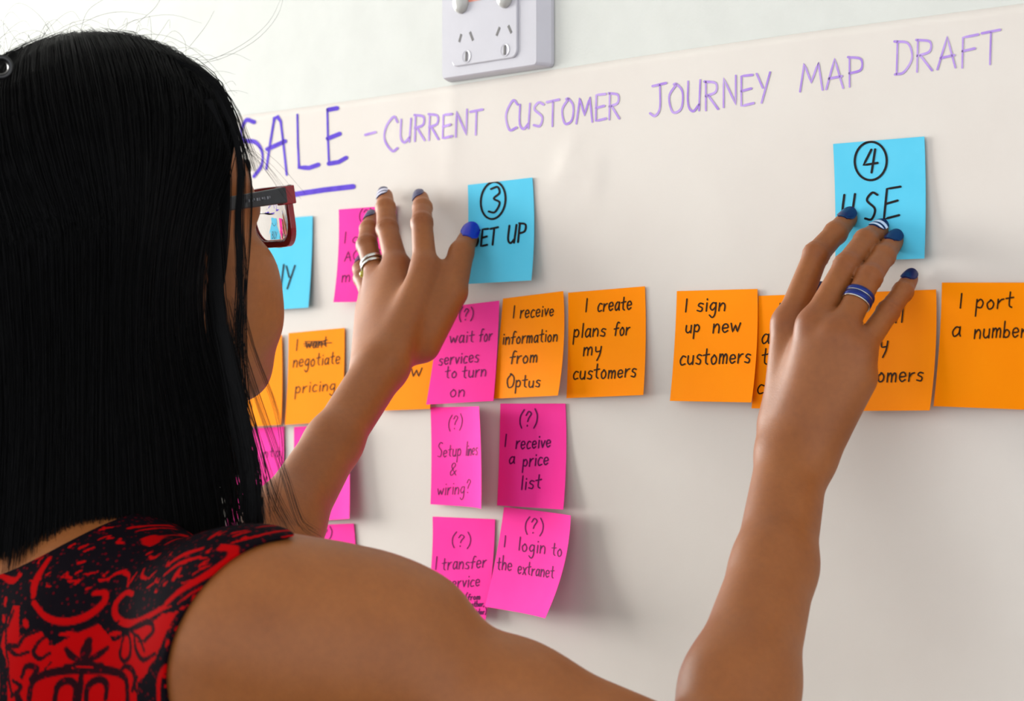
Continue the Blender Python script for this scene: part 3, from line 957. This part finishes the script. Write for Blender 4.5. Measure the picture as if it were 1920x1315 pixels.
sd_ = nrm(P(660, 530, 1.9)-P(720, 500, 1.9))
g0 = c+ax*.0035+sd_*(rr+.0008)
go_ = blob('stone', Node([ell(g0, (.0030, .0030, .0030))], .001), g0-.005, g0+.005, .0008, gold, silver_ring)
go_.data.transform(Matrix.Translation(-Vector(silver_ring.location)))

# ---------------------------------------------------------------- the dress
dress_base = Node([(TORSO, 0), (NECK, .04), (RARM, .035), (LARM, .035), (caps(MID+z0*(-.50), MID+z0*(-.80), .155, .185, n=BF, s=1.12), .05)], .03)
AC = P(566, 1262, 1.44)
cut = [caps(AC, R_ELBOW, .074, .10), caps(R_ELBOW, R_WRIST, .10, .10),
       caps(R_SH*.72+R_ELBOW*.28, R_ELBOW, .080, .10),
       caps(AC+BF*.02, R_SH+BF*.055-SB*.012, .072, .074),
       caps(L_SH+BF*.01+z0*(-.01), L_ELBOW, .078, .085), caps(L_ELBOW, L_WRIST, .085, .10),
       caps(NB_+z0*.085-BF*.035+SB*.028, hd(-.02, 0, -.02), .086, .12)]
def dress_post(pts, d):
    d = d-.0032
    for c in cut: d = smax(d, -c(pts), .003)
    return smax(d, .56-pts[..., 2], .004)
vd, fd = surface(dress_base, (-.26, -.60, 1.16), (.40, -.20, 1.42), DH, dress_post)
ve, fe = surface(dress_base, (-.30, -.70, .52), (.46, -.18, 1.163), .006, dress_post)
DV = np.concatenate([vd, ve]); DF = np.concatenate([fd, fe+len(vd)])

# print of scrolls and leaves, laid out on the flat of the back
BP = P(160, 1180, 1.462)
def on_back(px, py):
    r = ray(px, py); t = ((BP-CAM)@BF)/(r@BF)
    q = CAM+r*t-BP
    return (q@SB, q[2])
def zp(p): return on_back(p[0]/4.175, 1000+p[1]/4.175)
unit = abs(on_back(160, 1180)[1]-on_back(160, 1180-1/4.175)[1])      # metres of one drawing unit
red_s = [([(850,490),(790,480),(745,560),(770,660),(860,715),(980,700),(1100,640),(1180,590)], 56), ([(1190,560),(1260,460),(1360,350),(1412,230),(1390,150),(1320,130)], 58),
         ([(610,480),(660,480),(670,560),(610,660),(520,693),(420,650),(330,540)], 56), ([(315,490),(290,380),(290,210)], 62),
         ([(640,380),(660,335),(700,320),(750,350),(780,430)], 26), ([(780,430),(795,330)], 22),
         ([(1440,690),(1345,760),(1312,890),(1345,1000)], 34), ([(1330,1030),(1230,1050),(1170,1150),(1150,1315),(1160,1480)], 40),
         ([(90,890),(150,920),(195,1080),(210,1315),(190,1500)], 40), ([(0,440),(70,540),(118,640),(95,860)], 26), ([(1050,270),(1120,190),(1220,140)], 34), ([(1080,340),(1150,250),(1250,205)], 30),
         ([(840,300),(860,350),(920,370)], 30), ([(790,200),(830,215),(870,205)], 24), ([(1350,100),(1410,40),(1430,-30)], 24), ([(1180,300),(1175,370)], 50), ([(1270,560),(1420,380)], 16), ([(1300,600),(1450,540),(1480,640)], 24),
         ([(1440,440),(1400,490),(1470,500)], 60), ([(60,330),(150,370),(180,330)], 50), ([(60,470),(40,600)], 18), ([(1480,20),(1500,-60)], 40), ([(1180,20),(1190,60)], 36), ([(620,60),(700,110)], 50), ([(760,50),(790,110)], 26)]
red_poly = [[(670,700),(790,860),(900,800),(1040,690),(1120,700),(1180,640),(1290,620),(1200,880),(1110,1080),(1000,1180),(980,1500),(300,1500),(250,1000),(190,860),(215,560),(255,560),(300,800),(400,740),(500,880)]]
blk_s = [([(655,850),(650,1000)], 62), ([(560,905),(590,960),(640,1010)], 36), ([(760,905),(715,960),(660,1010)], 36), ([(575,1050),(740,1050)], 62),
         ([(400,1315),(410,1170),(450,1110),(540,1075),(650,1070),(780,1080),(880,1120),(920,1200),(930,1500)], 46), ([(330,1240),(400,1500)], 60),
         ([(535,1300),(545,1190),(590,1150),(630,1200),(632,1330)], 40), ([(690,1330),(690,1200),(740,1150),(785,1190),(790,1300)], 40), ([(650,1080),(650,1400)], 40),
         ([(860,830),(850,960),(890,1010),(935,960),(925,850),(890,790)], 26), ([(960,820),(985,920),(1050,1000),(1150,950)], 28), ([(940,790),(1010,830),(1060,930)], 22),
         ([(455,790),(410,860),(400,930),(440,975),(485,930)], 26), ([(400,760),(330,800),(300,870),(240,870),(300,940),(370,920)], 28), ([(700,470),(705,600),(680,680),(570,770),(480,850)], 42),
         ([(690,650),(740,750),(850,800),(930,760),(1080,700),(1130,770),(1060,850)], 34), ([(800,700),(760,760),(820,830)], 22), ([(300,560),(320,680),(400,740),(520,740)], 30), ([(350,1110),(370,1030),(430,1050),(400,1130)], 34),
         ([(860,1100),(900,1050),(960,1080),(980,1150),(960,1240)], 34), ([(1090,1315),(1090,1120),(1150,1020),(1270,990)], 26), ([(1230,900),(1290,700),(1330,600)], 26), ([(1290,960),(1290,820),(1350,700),(1440,650)], 24),
         ([(260,1010),(270,1120),(300,1240)], 20), ([(225,600),(215,720)], 22), ([(500,1000),(470,1060)], 10), ([(180,560),(230,880),(260,1000)], 16), ([(1000,860),(1080,840)], 12), ([(300,1140),(350,1190),(300,1260)], 26),
         ([(1000,1130),(980,1220),(1030,1290)], 22)]
red2 = [([(425,920),(440,880),(455,850)], 12), ([(885,940),(890,870)], 12), ([(1010,880),(1050,960)], 14), ([(600,1050),(700,1050)], 14), ([(560,1270),(600,1200)], 18), ([(715,1200),(760,1270)], 18), ([(1255,1130),(1260,1180)], 60),
        ([(520,790),(590,790)], 36), ([(760,800),(830,790)], 36), ([(1030,770),(1090,750)], 44), ([(310,680),(330,720)], 50), ([(1150,880),(1130,930)], 10), ([(1250,850),(1235,890)], 30), ([(170,640),(180,680)], 34), ([(150,500),(160,560)], 30)]
r_ = random.Random(3)
for _ in range(230):                                  # small leaves between the scrolls
    x, y = r_.uniform(-200, 2600), r_.uniform(-300, 480)
    a = r_.uniform(0, 6.28); L = r_.uniform(14, 60)
    red_s.append(([(x, y), (x+L*.5*math.cos(a)-8, y+L*.5*math.sin(a)+8), (x+L*math.cos(a), y+L*math.sin(a))], r_.uniform(10, 26)))
for _ in range(160):                                  # and around the sides
    x, y = r_.choice((r_.uniform(-900, 100), r_.uniform(1100, 2600))), r_.uniform(480, 1900)
    a = r_.uniform(0, 6.28); L = r_.uniform(30, 120)
    red_s.append(([(x, y), (x+L*.5*math.cos(a)-14, y+L*.5*math.sin(a)+14), (x+L*math.cos(a), y+L*math.sin(a))], r_.uniform(14, 34)))
Q = np.stack([(DV-BP)@SB, DV[:, 2]-BP[2]], 1)
def cover(strokes, soft=3.0):
    out = np.zeros(len(Q))
    for pts, w in strokes:
        c = np.array([zp(p) for p in catmull(pts, 4)])
        R = w*.5*unit
        lo, hi = c.min(0)-R*1.6, c.max(0)+R*1.6
        m = np.where(((Q > lo) & (Q < hi)).all(1))[0]
        if not len(m): continue
        q = Q[m]; best = np.full(len(m), 9.)
        nseg = len(c)-1
        for i in range(nseg):
            ba = c[i+1]-c[i]; L2 = ba@ba+1e-12
            h = np.clip(((q-c[i])@ba)/L2, 0, 1)
            d = np.hypot(*(q-c[i]-h[:, None]*ba).T)
            tt = (i+h)/nseg
            best = np.minimum(best, d/(R*(.55+.55*np.sin(np.pi*np.clip(tt, .12, .88)))))
        out[m] = np.maximum(out[m], np.clip((1.15-best)/.3, 0, 1))
    return out
def inside(poly):
    c = np.array([zp(p) for p in poly]); ins = np.zeros(len(Q), bool); j = len(c)-1
    for i in range(len(c)):
        cond = ((c[i, 1] > Q[:, 1]) != (c[j, 1] > Q[:, 1])) & (Q[:, 0] < (c[j, 0]-c[i, 0])*(Q[:, 1]-c[i, 1])/(c[j, 1]-c[i, 1]+1e-12)+c[i, 0])
        ins ^= cond; j = i
    return ins
red = cover(red_s)
for p in red_poly: red = np.maximum(red, inside(p)*1.0)
red = red*(1-cover([(p, w*1.4) for p, w in blk_s])*.97)
red = np.maximum(red, cover(red2))
dress_m = material('printed_dress_fabric', lin(8, 5, 9), 0.8, 0.05)
nt = dress_m.node_tree; bb = nt.nodes['Principled BSDF']
an = nt.nodes.new('ShaderNodeAttribute'); an.attribute_name = 'red_print'
tcn = nt.nodes.new('ShaderNodeTexCoord'); vn = nt.nodes.new('ShaderNodeTexVoronoi'); vn.inputs['Scale'].default_value = 260
sp = nt.nodes.new('ShaderNodeValToRGB'); sp.color_ramp.elements[0].position = .18; sp.color_ramp.elements[1].position = .32
sp.color_ramp.elements[0].color = lin(80, 0, 12); sp.color_ramp.elements[1].color = lin(11, 6, 12)
mxn = nt.nodes.new('ShaderNodeMixRGB'); mxn.inputs[2].default_value = lin(160, 0, 2)
nt.links.new(tcn.outputs['Object'], vn.inputs['Vector']); nt.links.new(vn.outputs['Distance'], sp.inputs['Fac'])
nt.links.new(an.outputs['Fac'], mxn.inputs[0]); nt.links.new(sp.outputs['Color'], mxn.inputs[1]); nt.links.new(mxn.outputs[0], bb.inputs['Base Color'])
dress = mesh_obj('dress', DV, DF, dress_m, body, True)
dress['label'] = 'sleeveless red and black scroll print dress'
at = dress.data.attributes.new('red_print', 'FLOAT', 'POINT'); at.data.foreach_set('value', red.astype(np.float32))
shoe_m = material('black_shoe_leather', lin(20, 20, 22), 0.4)
for hp in (HIP_R, HIP_L):
    an_ = np.array([hp[0], hp[1]-.01, .075])
    nd = Node([caps(an_-z0*.035, an_+np.array([0, .13, -.045]), .038, .030), caps(an_-z0*.05, an_+np.array([0, .13, -.055]), .03, .02)], .01)
    v, f = surface(nd, an_-np.array([.06, .08, .09]), an_+np.array([.06, .19, .02]), .005, lambda p, d: smax(smax(d, .0-p[..., 2], .002), p[..., 2]-.062, .002))
    mesh_obj('shoe', v, f, shoe_m, body, True)

# ---------------------------------------------------------------- hair
hair_m = material('black_hair', lin(4, 4, 5), 0.5, 0.09)
hair_m.node_tree.nodes['Principled BSDF'].inputs['Anisotropic'].default_value = 0.4
HR = np.array([.103, .085, .100]); HO = np.array([-.012, 0, .018])
def hpos(side, a, t, off=0.0, wob=0.0):
    "point on the hair's outer surface: a 0 front edge .. 1 middle of the back; t 0 parting .. 1 ends"
    al = math.radians(75+105*a)
    pr = nrm(np.array([.72-1.15*min(1, a*1.5+.08), .0+side*.03, .70+.22*min(1, a*1.5)]))
    rim = nrm(np.array([math.cos(al), side*math.sin(al), -.12]))
    tc = .40
    if t <= tc:
        k = t/tc
        om = math.acos(max(-1, min(1, float(pr@rim))))
        d = (pr*math.sin((1-k)*om)+rim*math.sin(k*om))/math.sin(om)
        q = HO+d*(HR+off)
        return hd(*q)
    k = (t-tc)/(1-tc)
    q = HO+rim*(HR+off)
    p = hd(*q)
    drop = (.207+.042*min(1, max(0, a-.68)/.07)+.012*wob)*k
    fr = max(0, 1-a*2.6)
    out = hd(math.cos(al), side*math.sin(al), 0)-HC
    out = out*np.array([1, 1, 0])
    p = p+HF*np.array([1, 1, 0])*(fr*(.030*k**1.3-.012*math.sin(math.pi*min(1, k*1.6))))
    # falls in towards the neck, then rests on the shoulders
    p = p-out*(.014*math.sin(math.pi*k*.9))*(1-fr*.6)+out*(.034*max(0, k-.35)*max(0, a-.5)*2)
    p[2] -= drop
    return p
na, ntt = 60, 40
HVs, HFs = [], []
for side in (-1, 1):
    for lay, off in ((0, -.0035), (1, -.012)):
        base = len(HVs)
        for i in range(na+1):
            for j in range(ntt+1):
                a = .045+.955*i/na; t = j/ntt*(.965+.025*math.sin(i*2.3))
                w = .0012*math.sin(i*1.9+j*.15)+.0008*math.sin(i*5.1)
                HVs.append(hpos(side, a, t, off+w))
        for i in range(na):
            for j in range(ntt):
                q0 = base+i*(ntt+1)+j
                f = (q0, q0+1, q0+ntt+2, q0+ntt+1)
                HFs.append(f if (side > 0) == (lay == 0) else f[::-1])
nl = (na+1)*(ntt+1)
for sd in range(2):
    b0_ = sd*2*nl
    for i in range(na):
        q0 = b0_+i*(ntt+1)+ntt; q1 = b0_+(i+1)*(ntt+1)+ntt
        HFs.append((q0, q1, q1+nl, q0+nl))
    for j in range(ntt):
        HFs.append((b0_+j, b0_+j+1, b0_+j+1+nl, b0_+j+nl))
hair = mesh_obj('hair', HVs, HFs, hair_m, body, True)
hair['label'] = 'straight black shoulder-length hair'
# strands: three-sided tubes
def tubes(name, paths, r0, mat, parent, taper=.25, label=None, root=1.0):
    n = max(len(p) for p in paths)
    A = np.array(paths)                                # all paths have the same number of points
    T = np.gradient(A, axis=1); T /= np.linalg.norm(T, axis=2, keepdims=True)+1e-9
    s = np.cross(T, np.array([.3, .2, 1.0])); s /= np.linalg.norm(s, axis=2, keepdims=True)+1e-9
    b = np.cross(T, s)
    k = np.linspace(0, 1, A.shape[1])
    rad = (r0 if np.isscalar(r0) else np.asarray(r0)[:, None])*(1-(1-taper)*k**3)[None]*np.minimum(1, root+k*6)[None]
    V = np.stack([A+(s*math.cos(x)+b*math.sin(x))*rad[..., None] for x in (0, 2.0944, 4.18879)], 2)
    m = A.shape[1]
    ix = np.arange(A.shape[0]*m*3).reshape(A.shape[0], m, 3)
    F = np.stack([np.stack([ix[:, :-1, i], ix[:, :-1, (i+1) % 3], ix[:, 1:, (i+1) % 3], ix[:, 1:, i]], -1) for i in range(3)], 2).reshape(-1, 4)
    o = mesh_obj(name, V.reshape(-1, 3), F, mat, parent, True)
    o['kind'] = 'stuff'
    if label: o['label'] = label
    return o
paths, rads = [], []
NP = 16
for k in range(NSTR):
    side = -1 if rng.random() < .72 else 1
    a = rng.random()**1.25
    if side > 0 and a < .2: a += .2
    off = rng.uniform(-.005, .0025)+(.003*rng.random() if rng.random() < .2 else 0)
    ln = rng.uniform(.88, 1.04); wob = rng.uniform(-1, 1)
    ph, am = rng.uniform(0, 6.28), rng.uniform(0, .010)
    jit = rng.normal(0, .0012, 3)
    cl = rng.integers(0, 60)*1.7                       # strands gather in locks
    pts = []
    for j in range(NP):
        t = ln*j/(NP-1)
        aa = a+am*math.sin(ph+t*3)+.006*math.sin(cl+t*4)
        p = hpos(side, min(1.02, max(-.03*t, aa)), t, off, wob)
        pts.append(p+jit*(t*1.5)+HF*.0015*math.sin(cl*3+t*5))
    paths.append(pts); rads.append(rng.uniform(.00016, .00034))
tubes('hair_strands', paths, rads, hair_m, body, root=.3)
# loose hairs: thin front locks crossing the cheek, the ends over the arm and the flyaways on top
def bez(pts, n=NP, j=0.0):
    c = catmull(pts, 8); c = np.array(c); s = np.linspace(0, len(c)-1, n)
    i = np.minimum(s.astype(int), len(c)-2); f = (s-i)[:, None]
    return c[i]*(1-f)+c[i+1]*f
loose, lr = [], []
def add_loose(px, depth, spread, n, r):
    for _ in range(n):
        o = rng.normal(0, 1, 2); e_ = rng.normal(0, 1, 2)
        m = len(px)
        pts = [P(x+spread*(o[0]*(.35+.25*i/m)+e_[0]*.7*(i/m)**1.5), y+spread*.5*(o[1]*.4+e_[1]*(i/m)), depth+.030-.0012*i) for i, (x, y) in enumerate(px)]
        loose.append(bez(pts)); lr.append(r*rng.uniform(.7, 1.2))
add_loose([(405,170),(440,250),(452,330),(447,420),(452,520),(448,640),(455,760)], 1.555, 9, 70, .00022)
add_loose([(390,190),(418,280),(420,380),(412,480),(400,570),(412,680),(445,800),(468,900),(474,985)], 1.55, 11, 330, .0003)
add_loose([(360,170),(388,300),(402,450),(410,580),(432,690),(452,780),(470,880),(474,975)], 1.545, 14, 130, .0003)
add_loose([(420,180),(452,260),(470,340),(468,450),(460,560),(462,680)], 1.555, 5, 10, .00016)
add_loose([(430,560),(460,680),(500,800),(535,900),(560,975),(590,1000)], 1.545, 14, 12, .00013)
add_loose([(425,600),(450,720),(480,830),(510,930),(540,990)], 1.545, 14, 26, .00015)
add_loose([(440,500),(470,640),(515,760),(530,850),(515,960)], 1.545, 10, 8, .00012)
add_loose([(330,130),(400,175),(450,260),(500,310),(545,370)], 1.56, 16, 10, .00010)
add_loose([(300,100),(380,140),(430,200),(455,270),(470,320)], 1.56, 12, 60, .00014)
for _ in range(190):                                   # short flyaways along the crown
    x0 = rng.uniform(-40, 400); y0 = 86+max(0, x0-230)**1.55*.035+6
    L = rng.gamma(2.0, 17); dx = rng.uniform(-1.0, 1.3)*L; bend = rng.uniform(-.8, 1.2)*L
    d = 1.60
    loose.append(bez([P(x0-dx*.2, y0+10, d), P(x0, y0, d), P(x0+dx*.5, y0-L*.55, d), P(x0+dx+bend*.5, y0-L*.8, d), P(x0+dx*1.3+bend, y0-L*.6, d)])); lr.append(.00009)
for _ in range(110):
    x0 = rng.uniform(60, 400); y0 = 88+max(0, x0-230)**1.55*.035+4
    L = rng.uniform(8, 26)
    loose.append(bez([P(x0-30, y0+14, 1.59), P(x0-12, y0+2, 1.59), P(x0+L*.4, y0-L*.35, 1.59), P(x0+L, y0-L*.5, 1.59)])); lr.append(.00026)
for pl in ([(360,112),(400,110),(460,80),(505,40),(530,-10)], [(370,120),(420,108),(480,75),(520,30),(535,-20)], [(355,88),(385,50),(402,20)], [(150,45),(190,28),(230,22),(275,28)],
           [(150,60),(165,20),(200,-5)], [(240,68),(300,65),(350,85),(400,125),(440,180)], [(255,45),(290,15),(310,-20)]):
    loose.append(bez([P(x, y, 1.60) for x, y in pl])); lr.append(.00010)
tubes('loose_hair_strands', loose, lr, hair_m, body, taper=.5, root=.6)
hc = P(2, 126, 1.535)
clip = band('hair_clip', hc, nrm(CAM-hc), .0052, [(-.002, 0), (-.0012, .0022), (.0012, .0022), (.002, 0), (0, -.0016)], material('black_clip_plastic', lin(12, 12, 14), 0.3), body)
# eyelashes
lash = []
for k in range(34):
    L = rng.uniform(-.045, -.020)
    b_ = hd(.0800-abs(L+.031)*.25, L, .0035 if k % 3 else -.006)
    up = .5 if k % 3 else -.4
    lash.append(bez([b_, b_+HF*.004+HU*.0005*up, b_+HF*.0075+HU*.004*up-l0*.002], 8))
tubes('eyelashes', lash, .00022, hair_m, body)
brow = []
for k in range(420):
    s_ = -1 if k % 2 else 1
    u = rng.random(); L = s_*(.014+.036*u)
    b_ = hd(.0790-.014*u*u-.0005, L, .022+.004*math.sin(u*3)+rng.uniform(-.002, .002))
    brow.append(bez([b_-HF*.0015, b_+HF*.001+HU*.0008+l0*s_*.002, b_+HF*.0002+HU*.0012+l0*s_*.006], 6))
tubes('eyebrows', brow, .00022, hair_m, body)

# ---------------------------------------------------------------- eyeglasses
frame_m = material('dark_red_acetate', lin(128, 8, 26), 0.15, 0.6)
temple_m = noise_look(material('black_acetate', lin(22, 22, 28), 0.3, 0.5), 90, lin(18, 18, 24), lin(28, 28, 34))
lens_m = material('lens_glass', (1, 1, 1, 1), 0.0, 0.5, Transmission_Weight=1.0, IOR=1.5)
gl = empty('eyeglasses', tuple(hd(.09, 0, 0)))
tag(gl, 'dark red framed eyeglasses with black temples on the face', 'eyeglasses')
go = np.array(gl.location)
def gmesh(name, V, F, m, smooth=False):
    return mesh_obj(name, [hd(*v)-go for v in V], F, m, gl, smooth)
GF = .0945; GUC = -.0095
def front_F(L): return GF-2.2*L*L
def rim_path(cx, hw, hh, n=9):
    o = []
    cs = ((cx+hw, GUC+hh, .006, 0), (cx-hw, GUC+hh, .006, 90), (cx-hw, GUC-hh, .014, 180), (cx+hw, GUC-hh, .014, 270))
    for x, z, rad, a0 in cs:
        sx = -1 if x > cx else 1; sz = -1 if z > GUC else 1
        for k in range(n+1):
            a = math.radians(a0+90*k/n)
            o.append((x+sx*rad+rad*math.cos(a), z+sz*rad+rad*math.sin(a)))
    return o
V, F = [], []
for s_ in (-1, 1):
    ins = rim_path(s_*.0335, .0245, .0155); out = rim_path(s_*.0335, .0285, .0192)
    n = len(ins); b0_ = len(V)
    for ring, dF in ((out, .0022), (out, -.0022), (ins, -.0022), (ins, .0022)):
        V += [(front_F(L)+dF, L, U) for L, U in ring]
    for r4 in range(4):
        for i in range(n):
            a = b0_+r4*n+i; b = b0_+r4*n+(i+1) % n; c_ = b0_+((r4+1) % 4)*n+(i+1) % n; d_ = b0_+((r4+1) % 4)*n+i
            F.append((a, b, c_, d_))
V2, F2 = join([(V, F), box((GF-.0030, -.007, GUC+.004), (GF+.0022, .007, GUC+.011))])
for s_ in (-1, 1):
    x = s_*.0625
    lo = (front_F(x)-.008, min(x-.0035, x+.0015), GUC+.0075); hi = (front_F(x)+.0022, max(x-.0015, x+.0035), GUC+.0190)
    V2, F2 = join([(V2, F2), box(lo, hi)])
fr_o = gmesh('frame', V2, F2, frame_m)
bv_ = fr_o.modifiers.new('soft', 'BEVEL'); bv_.width = .0006; bv_.segments = 2; bv_.limit_method = 'ANGLE'
for s_ in (-1, 1):
    V, F = [], []
    secs = [(.086, .0635, GUC+.0135, .0052), (.060, .0690, GUC+.0135, .0047), (.030, .0735, GUC+.0135, .0042), (-.004, .0755, GUC+.013, .0038), (-.022, .0755, GUC+.004, .0036), (-.036, .0745, GUC-.016, .0032), (-.042, .0735, GUC-.032, .0026)]
    for i, (Fx, L, U, hh) in enumerate(secs):
        tw = .0015
        for dL, dU in ((-tw, -hh), (tw, -hh), (tw, hh), (-tw, hh)): V.append((Fx, s_*(L+dL), U+dU))
    for i in range(len(secs)-1):
        for k in range(4):
            F.append((i*4+k, i*4+(k+1) % 4, (i+1)*4+(k+1) % 4, (i+1)*4+k))
    F += [(0, 1, 2, 3), tuple(len(secs)*4-1-k for k in range(4))]
    o = gmesh('temple', V, F, temple_m)
    bv_ = o.modifiers.new('soft', 'BEVEL'); bv_.width = .0007; bv_.segments = 2
    # lens: thin meniscus for short sight
    out = rim_path(s_*.0335, .0250, .0160); n = len(out); m = 10
    LV, LF = [], []
    for lay in (0, 1):
        for j in range(m+1):
            k = j/m
            for (L, U) in out:
                l_ = s_*.0335+(L-s_*.0335)*k; u_ = GUC+(U-GUC)*k
                r2 = (l_-s_*.0335)**2+(u_-GUC)**2
                Fv = front_F(l_)*0+front_F(s_*.0335)-(l_-s_*.0335)*s_*2*2.2*.0335
                LV.append((Fv+.0008-r2/(2*.30) if lay == 0 else Fv-.0006-r2/(2*LR), l_, u_) if True else 0)
    q = (m+1)*n
    for lay in (0, 1):
        for j in range(m):
            for i in range(n):
                a = lay*q+j*n+i; b = lay*q+j*n+(i+1) % n
                f = (a, b, b+n, a+n)
                LF.append(f if lay else f[::-1])
    for i in range(n):
        a = m*n+i; b = m*n+(i+1) % n
        LF.append((a, b, b+q, a+q))
    gmesh('lens', LV, LF, lens_m, True)
# the small pale lettering printed on the temple
tx = []
print_m = material('pale_print', lin(120, 122, 128), 0.5)
for i in range(9):
    F0_ = .066-.0022*i
    tx.append(box((F0_-.0013, -.0695-(.066-F0_)*.16-.0019, GUC+.0128+(.0005 if i % 3 == 0 else 0)), (F0_-(.0003 if i % 2 else .0008), -.0695-(.066-F0_)*.16-.0010, GUC+.0145)))
lt = gmesh('temple_lettering', *join(tx), print_m); lt['kind'] = 'stuff'
